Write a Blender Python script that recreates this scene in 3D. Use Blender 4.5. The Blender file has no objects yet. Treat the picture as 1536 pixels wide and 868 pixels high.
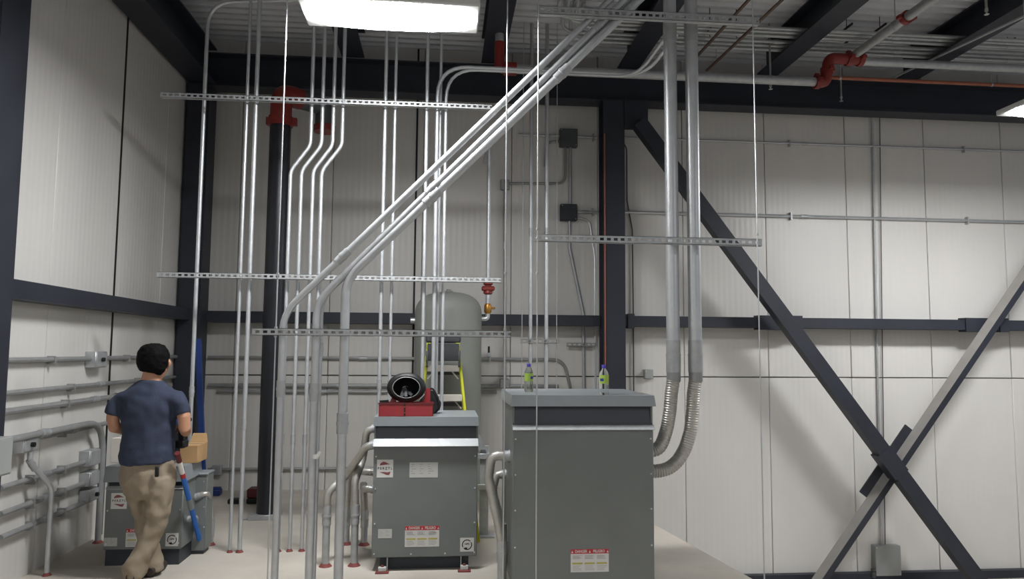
import bpy, math, random
from mathutils import Vector, Matrix, noise
random.seed(7)
PI = math.pi
SC = bpy.context.scene
COL = SC.collection
# ------------------------------------------------------------------ camera
IMW, IMH, FPX = 1536, 868, 1109.0
EYE = Vector((0, 0, 1.68))
YAW, PITCH, ROLL = math.radians(5.3), math.radians(4.8), 0.0073
FWD = Vector((math.sin(YAW)*math.cos(PITCH), math.cos(YAW)*math.cos(PITCH), math.sin(PITCH)))
R0 = Vector((math.cos(YAW), -math.sin(YAW), 0)); U0 = R0.cross(FWD)
RT = R0*math.cos(ROLL) + U0*math.sin(ROLL); UP = U0*math.cos(ROLL) - R0*math.sin(ROLL)
cd = bpy.data.cameras.new('camera'); cam = bpy.data.objects.new('camera', cd); COL.objects.link(cam)
cd.sensor_fit = 'HORIZONTAL'; cd.sensor_width = 36.0; cd.lens = FPX/IMW*36.0; cd.clip_start = 0.05; cd.clip_end = 100
M = Matrix((RT, UP, -FWD)).transposed().to_4x4(); M.translation = EYE
cam.matrix_world = M
SC.camera = cam
# ------------------------------------------------------------------ world, lights, exposure
LED = 122.0                                  # radiance of every high-bay lens
wd = bpy.data.worlds.new('world'); SC.world = wd; wd.use_nodes = True
wd.node_tree.nodes['Background'].inputs[0].default_value = (0.93, 0.96, 1.0, 1)
wd.node_tree.nodes['Background'].inputs[1].default_value = 0.30
SC.view_settings.view_transform = 'Standard'; SC.view_settings.look = 'None'
SC.view_settings.exposure = 0.0; SC.view_settings.gamma = 1.0; SC.view_settings.use_curve_mapping = False
LAMP_Z = 4.02
def unseen_lamp(x, y, k=1.0):                  # the hall's high-bay lamps behind the camera, plus one added fill
    l = bpy.data.lights.new('unseen_light', 'AREA'); l.shape = 'RECTANGLE'; l.size = 1.2; l.size_y = 0.42
    l.energy = LED*k*PI*1.2*0.42; l.color = (0.97, 0.985, 1.0)
    o = bpy.data.objects.new('unseen_light', l); COL.objects.link(o); o.location = (x, y, LAMP_Z)
for p in ((-0.9, -1.6, 0.5), (5.6, 0.6, 0.5), (7.3, 6.7, 0.30)): unseen_lamp(*p)  # the last is an added fill, unseen, brightening the back wall's right end
# ------------------------------------------------------------------ pixel helpers (1536 x 868 frame) -> points of the place
def ray(x, y): return FWD + RT*((x-768)/FPX) - UP*((y-434)/FPX)
def W(x, y, Y):
    d = ray(x, y); return EYE + d*(Y/d.y)
def WX(x, y, X):
    d = ray(x, y); return EYE + d*(X/d.x)
def WZ(x, y, Z):
    d = ray(x, y); return EYE + d*((Z-EYE.z)/d.z)
# ------------------------------------------------------------------ materials
def lin(c):
    return tuple(((v/255)/12.92 if v/255 <= .04045 else ((v/255+.055)/1.055)**2.4) for v in c) + (1.0,)
MATS = {}
def mat(name, rgb, rough=.5, metal=0., var=0., vscale=6., bump=0., bscale=40., spec=.5, emit=0., stretch=None, trans=0., ior=1.45, wave=None, coat=0.):
    m = bpy.data.materials.new(name); m.use_nodes = True; MATS[name] = m
    nt = m.node_tree; N = nt.nodes; L = nt.links; b = N['Principled BSDF']
    c = lin(rgb); b.inputs['Base Color'].default_value = c
    b.inputs['Roughness'].default_value = rough; b.inputs['Metallic'].default_value = metal
    b.inputs['Specular IOR Level'].default_value = spec; b.inputs['IOR'].default_value = ior
    b.inputs['Transmission Weight'].default_value = trans; b.inputs['Coat Weight'].default_value = coat
    if emit: b.inputs['Emission Color'].default_value = (0.97, .985, 1, 1); b.inputs['Emission Strength'].default_value = emit
    if var or bump or wave:
        tc = N.new('ShaderNodeTexCoord'); mp = N.new('ShaderNodeMapping'); L.new(tc.outputs['Object'], mp.inputs['Vector'])
        if stretch: mp.inputs['Scale'].default_value = stretch
    if var:
        nz = N.new('ShaderNodeTexNoise'); nz.inputs['Scale'].default_value = vscale; nz.inputs['Detail'].default_value = 6
        L.new(mp.outputs[0], nz.inputs['Vector'])
        mx = N.new('ShaderNodeMix'); mx.data_type = 'RGBA'
        mx.inputs[6].default_value = tuple(v*(1-var) for v in c[:3]) + (1,); mx.inputs[7].default_value = tuple(min(1, v*(1+var)) for v in c[:3]) + (1,)
        rp = N.new('ShaderNodeMapRange'); rp.inputs[1].default_value = .3; rp.inputs[2].default_value = .7
        L.new(nz.outputs['Fac'], rp.inputs[0]); L.new(rp.outputs[0], mx.inputs[0]); L.new(mx.outputs[2], b.inputs['Base Color'])
        rr = N.new('ShaderNodeMapRange'); rr.inputs[3].default_value = max(.02, rough-.06); rr.inputs[4].default_value = min(1, rough+.08)
        L.new(nz.outputs['Fac'], rr.inputs[0]); L.new(rr.outputs[0], b.inputs['Roughness'])
    if bump:
        nb = N.new('ShaderNodeTexNoise'); nb.inputs['Scale'].default_value = bscale; nb.inputs['Detail'].default_value = 4
        L.new(mp.outputs[0], nb.inputs['Vector'])
        bp = N.new('ShaderNodeBump'); bp.inputs['Strength'].default_value = bump; bp.inputs['Distance'].default_value = .01
        L.new(nb.outputs['Fac'], bp.inputs['Height']); L.new(bp.outputs[0], b.inputs['Normal'])
    if wave:
        axis, period, st = wave
        wv = N.new('ShaderNodeTexWave'); wv.wave_type = 'BANDS'; wv.bands_direction = axis; wv.inputs['Scale'].default_value = 2*PI/(20*period)
        wv.inputs['Distortion'].default_value = 0
        L.new(tc.outputs['Object'], wv.inputs['Vector'])
        bp = N.new('ShaderNodeBump'); bp.inputs['Strength'].default_value = st; bp.inputs['Distance'].default_value = .004
        L.new(wv.outputs['Fac'], bp.inputs['Height']); L.new(bp.outputs[0], b.inputs['Normal'])
    return m
mat('panel_back', (206, 203, 198), .34, var=.03, vscale=1.2, spec=.4, wave=('X', .075, .3), stretch=(1, 1, .3))
mat('panel_left', (206, 203, 198), .36, var=.03, vscale=1.2, wave=('Y', .075, .3), stretch=(1, 1, .3))
mat('joint_dark', (104, 102, 99), .8)
mat('joint_black', (14, 14, 15), .6)
mat('concrete', (188, 181, 170), .78, var=.14, vscale=1.6, bump=.25, bscale=30)
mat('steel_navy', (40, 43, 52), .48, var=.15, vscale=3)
mat('steel_lit', (128, 124, 120), .5, var=.08)  # brace steel with lamplight from above put into a paler colour
mat('deck', (212, 213, 216), .5, metal=.15, var=.08, vscale=3)
mat('galv', (192, 194, 196), .42, metal=.65, var=.06, vscale=14)
mat('galv_dull', (176, 178, 179), .48, metal=.55, var=.1, vscale=18)
mat('galv_dark', (150, 151, 150), .5, metal=.35, var=.1, vscale=12)
mat('flex', (182, 179, 173), .42, metal=.65, var=.1, vscale=20)
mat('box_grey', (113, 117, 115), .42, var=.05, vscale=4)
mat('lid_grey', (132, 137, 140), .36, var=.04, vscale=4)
mat('vent_grey', (70, 74, 80), .5)
mat('hood_glint', (168, 171, 172), .26, var=.03)  # lamp reflection on the vent lip put into a paler base colour
mat('recess', (52, 56, 62), .55)
mat('tank_grey', (128, 130, 124), .55, var=.06, vscale=5)
mat('enclosure', (150, 153, 150), .5, var=.04)
mat('fit_dark', (82, 84, 86), .5, metal=.3)
mat('red_fit', (124, 42, 36), .42, var=.15, vscale=12)
mat('red_seal', (122, 62, 58), .7, var=.2, vscale=30)
mat('red_box', (140, 46, 50), .35, var=.06)
mat('maroon', (92, 34, 34), .5)
mat('copper', (150, 90, 68), .5, metal=.2, var=.1)
mat('brown_bar', (92, 74, 64), .6)
mat('brass', (176, 128, 62), .4, metal=.8)
mat('black', (20, 20, 22), .5, var=.1)
mat('black_cloth', (24, 24, 27), .85, bump=.4, bscale=60)
mat('riser_black', (34, 36, 42), .36, var=.08)
mat('yellow', (204, 206, 40), .45)
mat('alu', (212, 206, 196), .5, metal=.2, var=.06)
mat('lad_dark', (66, 68, 70), .6)
mat('cardboard', (176, 142, 100), .8, var=.08)
mat('carton_white', (206, 200, 192), .7)
mat('sticker', (206, 204, 200), .5)
mat('sticker_grey', (188, 188, 184), .5)
mat('sticker_red', (178, 48, 54), .5)
mat('sticker_olive', (176, 168, 92), .5)
mat('logo_red', (128, 72, 72), .5)
mat('ink', (18, 18, 20), .6)
mat('ink_grey', (150, 150, 148), .6)
mat('screw', (214, 214, 212), .3, metal=.8)
mat('blue', (36, 108, 200), .45)
mat('navy_blue', (28, 52, 108), .5)
mat('tape', (228, 226, 222), .5)
mat('skin', (184, 136, 108), .55, var=.06, vscale=10)
mat('hair', (7, 7, 8), .75, spec=.15, bump=.5, bscale=90)
mat('shirt', (48, 55, 74), .85, var=.08, vscale=8, bump=.2, bscale=120)
mat('khaki', (142, 129, 111), .85, var=.08, vscale=7, bump=.2, bscale=120)
mat('shoe', (58, 50, 44), .7)
mat('pet', (236, 244, 240), .06, trans=1.0, ior=1.12, spec=.4)
mat('water', (240, 248, 246), .02, trans=1.0, ior=1.2)
mat('cap_purple', (84, 70, 180), .4)
mat('label_green', (160, 188, 82), .5)
mat('label_blue', (40, 58, 130), .5)
mat('led', (255, 255, 255), .4, emit=LED)
mat('led_new', (255, 255, 255), .4, emit=LED*.98)
mat('lamp_white', (214, 214, 212), .4)
# ------------------------------------------------------------------ mesh builder
ORG = {}
def perp(t):
    a = Vector((0, 0, 1)) if abs(t.z) < .9 else Vector((1, 0, 0))
    u = (a - t*a.dot(t)).normalized(); return u, t.cross(u).normalized()
def fillet(pts, r, n=7):
    pts = [Vector(p) for p in pts]
    if len(pts) < 3: return pts
    out = [pts[0]]
    for i in range(1, len(pts)-1):
        p = pts[i]; a = pts[i-1]-p; b = pts[i+1]-p; la, lb = a.length, b.length; a.normalize(); b.normalize()
        ang = a.angle(b)
        if ang > PI-.02: out.append(p); continue
        d = min(r/math.tan(ang/2), la*.48, lb*.48)
        s, e = p+a*d, p+b*d
        for k in range(n+1):
            t = k/n; out.append(s*(1-t)**2 + p*2*t*(1-t) + e*t*t)
    out.append(pts[-1]); return out
def along(pts, frac):
    ls = [(pts[i+1]-pts[i]).length for i in range(len(pts)-1)]; d = sum(ls)*frac
    for i, l in enumerate(ls):
        if d <= l or i == len(ls)-1: return pts[i].lerp(pts[i+1], min(1, d/l)), (pts[i+1]-pts[i]).normalized()
        d -= l
class MB:
    def __init__(s): s.v = []; s.f = []
    def add(s, vs, fs):
        n = len(s.v); s.v += [Vector(v) for v in vs]; s.f += [tuple(i+n for i in f) for f in fs]; return s
    def box(s, x0, x1, y0, y1, z0, z1):
        return s.add([(x, y, z) for z in (z0, z1) for y in (y0, y1) for x in (x0, x1)],
                     [(0, 2, 3, 1), (4, 5, 7, 6), (0, 1, 5, 4), (2, 6, 7, 3), (0, 4, 6, 2), (1, 3, 7, 5)])
    def bbox(s, x0, x1, y0, y1, z0, z1, b=.004):      # box with chamfered edges
        c = Vector(((x0+x1)/2, (y0+y1)/2, (z0+z1)/2)); h = Vector(((x1-x0)/2, (y1-y0)/2, (z1-z0)/2)); b = min(b, min(h)*.45)
        vs = []; idx = {}
        for sx in (-1, 1):
            for sy in (-1, 1):
                for sz in (-1, 1):
                    for ax in range(3):
                        q = [h.x-b, h.y-b, h.z-b]; q[ax] = h[ax]
                        idx[(sx, sy, sz, ax)] = len(vs); vs.append(c + Vector((sx*q[0], sy*q[1], sz*q[2])))
        fs = []
        S = (-1, 1)
        for ax in range(3):
            o = [i for i in range(3) if i != ax]
            for sg in S:
                q = []
                for (p, r) in ((-1, -1), (1, -1), (1, 1), (-1, 1)):
                    k = [0, 0, 0]; k[ax] = sg; k[o[0]] = p; k[o[1]] = r; q.append(idx[(*k, ax)])
                fs.append(tuple(q))
            for p in S:
                for r in S:
                    k0 = [0, 0, 0]; k1 = [0, 0, 0]; k0[ax] = -1; k1[ax] = 1
                    for k in (k0, k1): k[o[0]] = p; k[o[1]] = r
                    fs.append((idx[(*k0, o[0])], idx[(*k1, o[0])], idx[(*k1, o[1])], idx[(*k0, o[1])]))
        for sx in S:
            for sy in S:
                for sz in S: fs.append((idx[(sx, sy, sz, 0)], idx[(sx, sy, sz, 1)], idx[(sx, sy, sz, 2)]))
        return s.add(vs, fs)
    def tube(s, pts, r, seg=10, caps=True, radii=None):
        pts = [Vector(p) for p in pts]; n = len(pts); rings = []
        t0 = (pts[1]-pts[0]).normalized(); u, w = perp(t0); vs = []
        for i, p in enumerate(pts):
            t = (pts[min(i+1, n-1)] - pts[max(i-1, 0)]).normalized()
            u = (u - t*u.dot(t)).normalized(); w = t.cross(u)
            rr = radii[i] if radii else r
            vs += [p + (u*math.cos(2*PI*k/seg) + w*math.sin(2*PI*k/seg))*rr for k in range(seg)]
        fs = [(i*seg+k, i*seg+(k+1) % seg, (i+1)*seg+(k+1) % seg, (i+1)*seg+k) for i in range(n-1) for k in range(seg)]
        if caps: fs += [tuple(range(seg-1, -1, -1)), tuple((n-1)*seg+k for k in range(seg))]
        return s.add(vs, fs)
    def flex(s, pts, r, pitch=.012, seg=12):
        L = sum((pts[i+1]-pts[i]).length for i in range(len(pts)-1)); n = max(8, int(L/pitch))
        q = [along(pts, i/n)[0] for i in range(n+1)]
        return s.tube(q, r, seg, True, [r*(1.05 if i % 2 else .95) for i in range(n+1)])
    def ring(s, c, ax, r, h, seg=14):
        c = Vector(c); ax = Vector(ax).normalized(); return s.tube([c-ax*h/2, c+ax*h/2], r, seg)
    def lathe(s, c, prof, seg=24):            # prof: (radius, z) from below to above
        c = Vector(c); vs = []; n = len(prof)
        for r, z in prof: vs += [c + Vector((r*math.cos(2*PI*k/seg), r*math.sin(2*PI*k/seg), z)) for k in range(seg)]
        fs = [(i*seg+k, i*seg+(k+1) % seg, (i+1)*seg+(k+1) % seg, (i+1)*seg+k) for i in range(n-1) for k in range(seg)]
        fs += [tuple(range(seg-1, -1, -1)), tuple((n-1)*seg+k for k in range(seg))]
        return s.add(vs, fs)
    def prism(s, poly, d):                    # polygon (3-d points) extruded by vector d
        n = len(poly); a = [Vector(p) for p in poly]; d = Vector(d)
        return s.add(a + [p+d for p in a], [tuple(range(n-1, -1, -1)), tuple(range(n, 2*n))] + [(i, (i+1) % n, n+(i+1) % n, n+i) for i in range(n)])
    def bar(s, a, b, w, h, upv=(0, 0, 1)):    # rectangular bar from a to b
        a, b = Vector(a), Vector(b); t = (b-a).normalized(); upv = Vector(upv)
        v = (upv - t*upv.dot(t)).normalized(); u = t.cross(v)
        q = [a + u*(w/2*i) + v*(h/2*j) for i, j in ((-1, -1), (1, -1), (1, 1), (-1, 1))]
        return s.prism(q, b-a)
    def build(s, name, m, parent=None, loc=None, angle=38, smooth=True):
        me = bpy.data.meshes.new(name)
        org = ORG.get(parent.name, Vector()) if parent else Vector(loc or (0, 0, 0))
        me.from_pydata([v-org for v in s.v], [], s.f); me.materials.append(MATS[m]); me.update()
        import bmesh
        bm = bmesh.new(); bm.from_mesh(me); bmesh.ops.recalc_face_normals(bm, faces=bm.faces); bm.to_mesh(me); bm.free()
        if smooth: me.shade_smooth(); me.set_sharp_from_angle(angle=math.radians(angle))
        o = bpy.data.objects.new(name, me); COL.objects.link(o)
        if parent: o.parent = parent
        else: o.location = org
        ORG[o.name] = org
        return o
def tag(o, label=None, cat=None, group=None, kind=None):
    if label: o['label'] = label
    if cat: o['category'] = cat
    if group: o['group'] = group
    if kind: o['kind'] = kind
    return o
def thing(name, loc, label, cat, group=None, kind=None):
    o = bpy.data.objects.new(name, None); COL.objects.link(o); o.empty_display_size = .05
    o.location = loc; ORG[o.name] = Vector(loc); return tag(o, label, cat, group, kind)
def text(name, txt, size, c, m, parent, sx=1.0, bold=True):   # flat lettering facing -Y, centred on c
    cu = bpy.data.curves.new(name, 'FONT'); cu.body = txt; cu.size = size; cu.align_x = 'CENTER'; cu.align_y = 'CENTER'; cu.extrude = .0004
    if bold: cu.offset = size*.02
    t = bpy.data.objects.new(name, cu); COL.objects.link(t); bpy.context.view_layer.update()
    me = bpy.data.meshes.new_from_object(t.evaluated_get(bpy.context.evaluated_depsgraph_get()))
    bpy.data.objects.remove(t); bpy.data.curves.remove(cu)
    org = ORG[parent.name]; c = Vector(c)
    for v in me.vertices: v.co = Vector((v.co.x*sx, -v.co.z, v.co.y)) + c - org
    me.materials.clear(); me.materials.append(MATS[m])
    o = bpy.data.objects.new(name, me); COL.objects.link(o); o.parent = parent; ORG[o.name] = org; return o
# ================================================================== THE SETTING
XL, YB, ZD = -3.06, 9.30, 5.55           # left wall, back wall, roof deck
# slab with its free edge to the lower bay
e0, e1 = WZ(1118, 862, 0), WZ(983, 787, 0)
def edge_x(y): return e0.x + (e1.x-e0.x)*(y-e0.y)/(e1.y-e0.y)
slab = MB().prism([(XL-.1, -3, 0), (edge_x(-3), -3, 0), (edge_x(YB), YB, 0), (XL-.1, YB, 0)], (0, 0, -.22))
tag(slab.build('floor', 'concrete'), 'dusty beige concrete floor slab with a free edge', 'floor', kind='structure')
ZL = W(1400, 862, YB-.05).z - .05
tag(MB().box(-3.2, 12, -3, YB, ZL-.2, ZL).build('floor_lower', 'concrete'), 'lower concrete floor beyond the slab edge', 'floor', kind='structure')
tag(MB().box(edge_x(YB)-.3, 12, YB-.09, YB, ZL, ZL+.1).build('baseboard_back', 'steel_navy'), 'dark steel base rail along the foot of the back wall', 'base rail', kind='structure')
# back wall: backing plus panels in two courses
wb = MB().box(XL-.12, 12, YB+.055, YB+.1, ZL-.2, ZD+.1).build('wall_back', 'joint_dark'); tag(wb, 'white ribbed metal panel wall facing the camera', 'wall', kind='structure')
sx0 = W(1151.5, 469, YB).x; pw = (W(1395, 469, YB).x - sx0)/2
zj = W(1240, 566, YB).z
def shared(name, me, parent, loc):
    o = bpy.data.objects.new(name, me); COL.objects.link(o); o.parent = parent; o.location = loc; ORG[o.name] = Vector(loc); return o
def panel_mesh(wx, wy, z0, z1, m, b=.006):
    o = MB().bbox(0, wx, 0, wy, z0, z1, b).build('panel', m); me = o.data; bpy.data.objects.remove(o); return me
g = .0055
up_me = panel_mesh(pw-g, .055, zj+.006, ZD+.08, 'panel_back'); lo_me = panel_mesh(pw-g, .055, ZL-.15, zj-.006, 'panel_back')
k = -9
while sx0 + k*pw < 11.5:
    x = sx0 + k*pw
    if x > XL - pw*.98:
        for me in (up_me, lo_me): shared('panel', me, wb, (x+g/2, YB, 0))
    k += 1
bs = W(621, 450, YB).x
MB().box(bs-.012, bs+.012, YB-.006, YB+.01, W(621, 560, YB).z, ZD).build('joint_strip', 'joint_black', wb)
# left wall
wl = MB().box(XL-.12, XL-.055, -3, YB+.05, -.2, ZD+.1).build('wall_left', 'joint_dark'); tag(wl, 'white ribbed metal panel wall running along the left', 'wall', kind='structure')
sy0 = WX(170, 446, XL).y
lw_me = panel_mesh(.055, pw-g, -.15, ZD+.08, 'panel_left')
k = -10
while sy0 + k*pw < YB:
    y = sy0 + k*pw
    if y > -3: shared('panel', lw_me, wl, (XL-.055, y+g/2, 0))
    k += 1
MB().box(XL-.01, XL+.006, sy0-.014, sy0+.014, 0, ZD).build('joint_strip', 'joint_black', wl)
# ceiling: ribbed deck sheets (ribs run along X)
prof = []
for i in range(6):
    y = i*.152
    prof += [(y, 0), (y+.05, 0), (y+.07, .045), (y+.132, .045)]
prof.append((6*.152, 0))
vs = []; fs = []
for (y, z) in prof: vs += [(-3.2, y, z), (12, y, z)]
for i in range(len(prof)-1): fs.append((2*i, 2*i+1, 2*i+3, 2*i+2))
dm = MB().add(vs, fs).build('deck_sheet', 'deck', smooth=False); dme = dm.data; bpy.data.objects.remove(dm)
ce = MB().box(-3.2, 12, -3, YB+.1, ZD+.05, ZD+.15).build('ceiling', 'deck'); tag(ce, 'grey ribbed metal roof deck', 'ceiling', kind='structure')
for i in range(14): shared('deck_sheet', dme, ce, (0, -3.05+i*.912, ZD))
# ------------------------------------------------------------------ structural steel
def wbeam(mb, a, b, w, h, tf=.018, tw=.012, upv=(0, 0, 1)):   # I-section, flanges perpendicular to upv
    a, b = Vector(a), Vector(b); upv = Vector(upv)
    mb.bar(a+upv*(h/2-tf/2), b+upv*(h/2-tf/2), w, tf, upv); mb.bar(a-upv*(h/2-tf/2), b-upv*(h/2-tf/2), w, tf, upv)
    mb.bar(a, b, tw, h-2*tf, upv); return mb
ZG0, ZG1 = 4.80, 5.20
def beam(name, mb, label, m='steel_navy', cat='steel beam', group=None): return tag(mb.build(name, m), label, cat, group, 'structure')
beam('eave_beam', wbeam(MB(), (XL+.02, 8.95, (ZG0+ZG1)/2), (12, 8.95, (ZG0+ZG1)/2), .26, ZG1-ZG0), 'long dark roof girder along the top of the back wall')
beam('eave_beam', wbeam(MB(), (XL+.19, -3, 5.02), (XL+.19, 8.8, 5.02), .3, .42), 'dark roof beam along the top of the left wall')
for (px, lab) in ((530, 'roof beam behind the bright ceiling lamp'), (738, 'roof beam over the slanted conduit bundle'), (940, 'roof beam left of the two thick conduits'),
                  (1148, 'roof beam above the long grey sprinkler main'), (1352, 'roof beam above the red pipe elbows'), (1560, 'roof beam farthest from the left wall')):
    x = W(px, 109, 8.9).x
    beam('roof_beam', wbeam(MB(), (x, -3, 5.385), (x, 8.85, 5.385), .27, .33), 'dark ' + lab, group='roof beams')
# columns
xc = W(918, 380, 8.95).x
c = thing('column', (xc, 8.95, 0), 'dark steel column behind the large transformer', 'column', kind='structure')
cb = MB(); cb.box(xc-.135, xc+.135, 8.82, 8.84, -.02, ZG0); cb.box(xc-.135, xc+.135, 9.07, 9.09, -.02, ZG0); cb.box(xc-.05, xc-.03, 8.84, 9.07, -.02, ZG0)
cb.build('shaft', 'steel_navy', c)
MB().box(xc-.2, xc+.2, 8.76, 9.14, 0, .025).build('base_plate', 'steel_navy', c)
gp = W(952, 168, 8.78)
MB().prism([(xc+.13, 8.80, W(940, 150, 8.8).z), (xc+.13, 8.80, W(940, 194, 8.8).z), (W(960, 194, 8.8).x, 8.80, W(960, 194, 8.8).z), (W(972, 180, 8.8).x, 8.80, W(972, 180, 8.8).z), (W(972, 150, 8.8).x, 8.80, W(972, 150, 8.8).z)], (0, .02, 0)).build('gusset_plate', 'steel_navy', c)
c = thing('column', (XL+.18, 8.92, 0), 'dark steel column in the corner of the two walls', 'column', kind='structure')
cb = MB(); cb.box(XL+.02, XL+.04, 8.78, 9.06, 0, ZG0); cb.box(XL+.26, XL+.28, 8.78, 9.06, 0, ZG0); cb.box(XL+.04, XL+.26, 8.91, 8.93, 0, ZG0); cb.box(XL+.04, XL+.26, 8.76, 8.78, 0, ZG0)
cb.build('shaft', 'steel_navy', c)
ye = WX(20, 430, XL+.2).y
c = thing('column', (XL+.12, ye-.3, 0), 'dark steel column on the left wall at the picture edge', 'column', kind='structure')
cb = MB(); cb.box(XL+.005, XL+.2, ye-.02, ye, -.0, ZD); cb.box(XL+.005, XL+.2, ye-.32, ye-.3, 0, ZD); cb.box(XL+.09, XL+.11, ye-.3, ye-.02, 0, ZD); cb.box(XL+.18, XL+.2, ye-.3, ye-.02, 0, ZD)
cb.build('shaft', 'steel_navy', c)
# girts
zg0, zg1 = 2.005, 2.135
gl = thing('girt', (XL+.1, 7, zg0), 'dark horizontal steel girt on the left wall', 'steel girt', kind='structure')
MB().box(XL+.004, XL+.17, ye, 8.76, zg0+.01, zg1+.01).build('tube', 'steel_navy', gl)
gb = thing('girt', (0, 9.1, zg0), 'dark horizontal steel girt across the back wall', 'steel girt', kind='structure')
for (a, b) in ((XL+.28, xc-.136), (xc+.136, 12)): MB().box(a, b, 9.02, YB-.002, zg0, zg1).build('tube', 'steel_navy', gb)
for (p0, p1) in ((942, 952), (1138, 1204), (1449, 1487), (1500, 1513)):
    MB().box(W(p0, 480, 9).x, W(p1, 480, 9).x, 9.0, 9.15, zg0-.025, zg1+.025).build('splice_plate', 'steel_navy', gb)
# braces
YBR = 8.74
a, b = W(958, 184, YBR), W(1459, 860, YBR); d = (b-a).normalized(); b = a + d*((a.z-ZL-.05)/-d.z)
br = thing('brace', b, 'wide dark diagonal brace falling from the column to lower right', 'steel brace', kind='structure')
MB().bar(a, b, .17, .15, (0, 1, 0)).build('tube', 'steel_navy', br)
pc = W(1334, 693, YBR)
MB().bar(pc-d*.18, pc+d*.18, .21, .165, (0, 1, 0)).build('joint_plate', 'steel_navy', br)
a2, b2 = W(1524, 430, YBR+.14), W(1232, 862, YBR+.14); d2 = (b2-a2).normalized()
t2 = a2 - d2*3.2; b2 = a2 + d2*((a2.z-ZL-.05)/-d2.z)
n2 = Vector((-d2.z, 0, d2.x)); n2 = n2 if n2.z > 0 else -n2       # in-plane normal pointing up
br2 = thing('brace', b2, 'diagonal brace painted paler along its lit upper side, rising to the right behind the wide brace', 'steel brace', kind='structure')
MB().prism([t2 + v for v in (n2*.056+Vector((0, .03, 0)), n2*-.004+Vector((0, -.055, 0)), n2*-.004+Vector((0, .03, 0)))], b2-t2).build('upper_leg', 'steel_lit', br2)  # upper side coloured paler to stand for the light falling on it
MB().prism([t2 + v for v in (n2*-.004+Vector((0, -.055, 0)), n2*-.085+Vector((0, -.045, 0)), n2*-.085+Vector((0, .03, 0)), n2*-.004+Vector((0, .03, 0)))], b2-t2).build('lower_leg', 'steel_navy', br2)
for s in (-1, 1):
    q = W(1334, 693, YBR+.14) + d2*s*.3 + Vector((0, .04, 0)) + n2*.012
    MB().bar(q-d2*.22, q+d2*.22, .135, .02, (0, 1, 0)).build('splice_plate', 'steel_navy', br2)
# ================================================================== LAMPS
def lamp(x, y, label, w=1.2, l=.42, m='led'):
    t = thing('high_bay_lamp', (x, y, LAMP_Z), label, 'lamp', 'high bay lamps')
    MB().bbox(x-w/2-.015, x+w/2+.015, y-l/2-.015, y+l/2+.015, LAMP_Z+.006, LAMP_Z+.06, .01).build('housing', 'lamp_white', t)
    pts = [Vector((x + w/2*math.copysign(abs(math.cos(q))**.75, math.cos(q)), y + l/2*math.copysign(abs(math.sin(q))**.75, math.sin(q)), LAMP_Z-.004)) for q in [2*PI*i/48 for i in range(48)]]
    MB().prism(pts, (0, 0, .01)).build('lens', m, t)
    MB().bbox(x-.35, x+.35, y-.07, y+.07, LAMP_Z+.06, LAMP_Z+.12, .01).build('driver_box', 'lamp_white', t)
    for s in (-1, 1): MB().tube([(x+s*.45, y, LAMP_Z+.06), (x+s*.45, y, ZD)], .003, 6).build('hanging_wire', 'galv_dull', t)
p = WZ(590, 45, LAMP_Z); lamp(p.x, p.y-.21, 'glaring white ceiling lamp above the upright conduits')
p = WZ(1500, 172, LAMP_Z); lamp(p.x+.62, p.y-.16, 'glaring white ceiling lamp at the picture edge by the back wall', m='led_new')
# ================================================================== CONDUITS AND PIPES
def conduit(name, label, pts, r, m='galv', bend=.12, group=None, couple=(), strap_z=(), foot=False, cat='conduit', seg=10, cm='galv_dull'):
    pts = [Vector(p) for p in pts]; base = min(pts, key=lambda p: p.z)
    t = thing(name, base, label, cat, group); path = fillet(pts, bend)
    MB().tube(path, r, seg).build('pipe', m, t)
    for f in couple:
        q, ax = along(path, f); c = MB().ring(q, ax, r*1.22, r*3.4+.03, seg+2)
        c.ring(q, ax, r*1.34, r*.5+.006, seg+2); c.build('coupling', cm, t)
    for z in strap_z:
        for i in range(len(path)-1):
            if (path[i].z-z)*(path[i+1].z-z) <= 0 and path[i].z != path[i+1].z:
                q = path[i].lerp(path[i+1], (z-path[i].z)/(path[i+1].z-path[i].z))
                MB().ring(q, (0, 0, 1), r+.004, .026, seg).box(q.x-r*.45, q.x+r*.45, q.y-r-.014, q.y-r+.002, q.z-.012, q.z+.012).build('strap', 'galv_dull', t); break
    if foot: MB().lathe((base.x, base.y, 0), [(r*1.75, 0), (r*1.6, .005), (r*1.2, .014), (r*1.03, .022)], 12).build('floor_seal', 'red_seal', t)
    return t
def vx(x, yref, Y): return W(x, yref, Y).x
# ---- slotted channel rails
def rail(label, X0, X1, Y, zc, h=.045, group='slotted channel rails', m='galv_dull', pitch=.05, cat='rail'):
    t = thing('channel_rail', ((X0+X1)/2, Y, zc), label, cat, group)
    b = MB(); t0 = .0028; s = h*.38
    b.box(X0, X1, Y, Y+t0, zc+s/2, zc+h/2); b.box(X0, X1, Y, Y+t0, zc-h/2, zc-s/2)
    n = int((X1-X0)/pitch); x = X0
    sl = pitch*.58
    for i in range(n+1):
        xa = X0 + i*pitch; xb = min(X1, xa+pitch-sl)
        if xb > xa: b.box(xa, xb, Y, Y+t0, zc-s/2, zc+s/2)
    b.box(X0, X1, Y, Y+.041, zc+h/2-t0, zc+h/2); b.box(X0, X1, Y, Y+.041, zc-h/2, zc-h/2+t0)
    b.build('channel', m, t, smooth=False)
    return t
YA = 6.5     # row of thin uprights
r1z, r2z = W(500, 152, YA-.08).z, W(500, 416, YA-.08).z
rail('long slotted rail high across the thin upright conduits', vx(240, 152, YA-.09), vx(738, 160, YA-.09), YA-.09, r1z)
rail('long slotted rail at mid height across the thin upright conduits', vx(235, 415, YA-.09), vx(752, 418, YA-.09), YA-.09, r2z)
rs = (r1z, r2z)
G = 'thin upright conduits'
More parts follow.
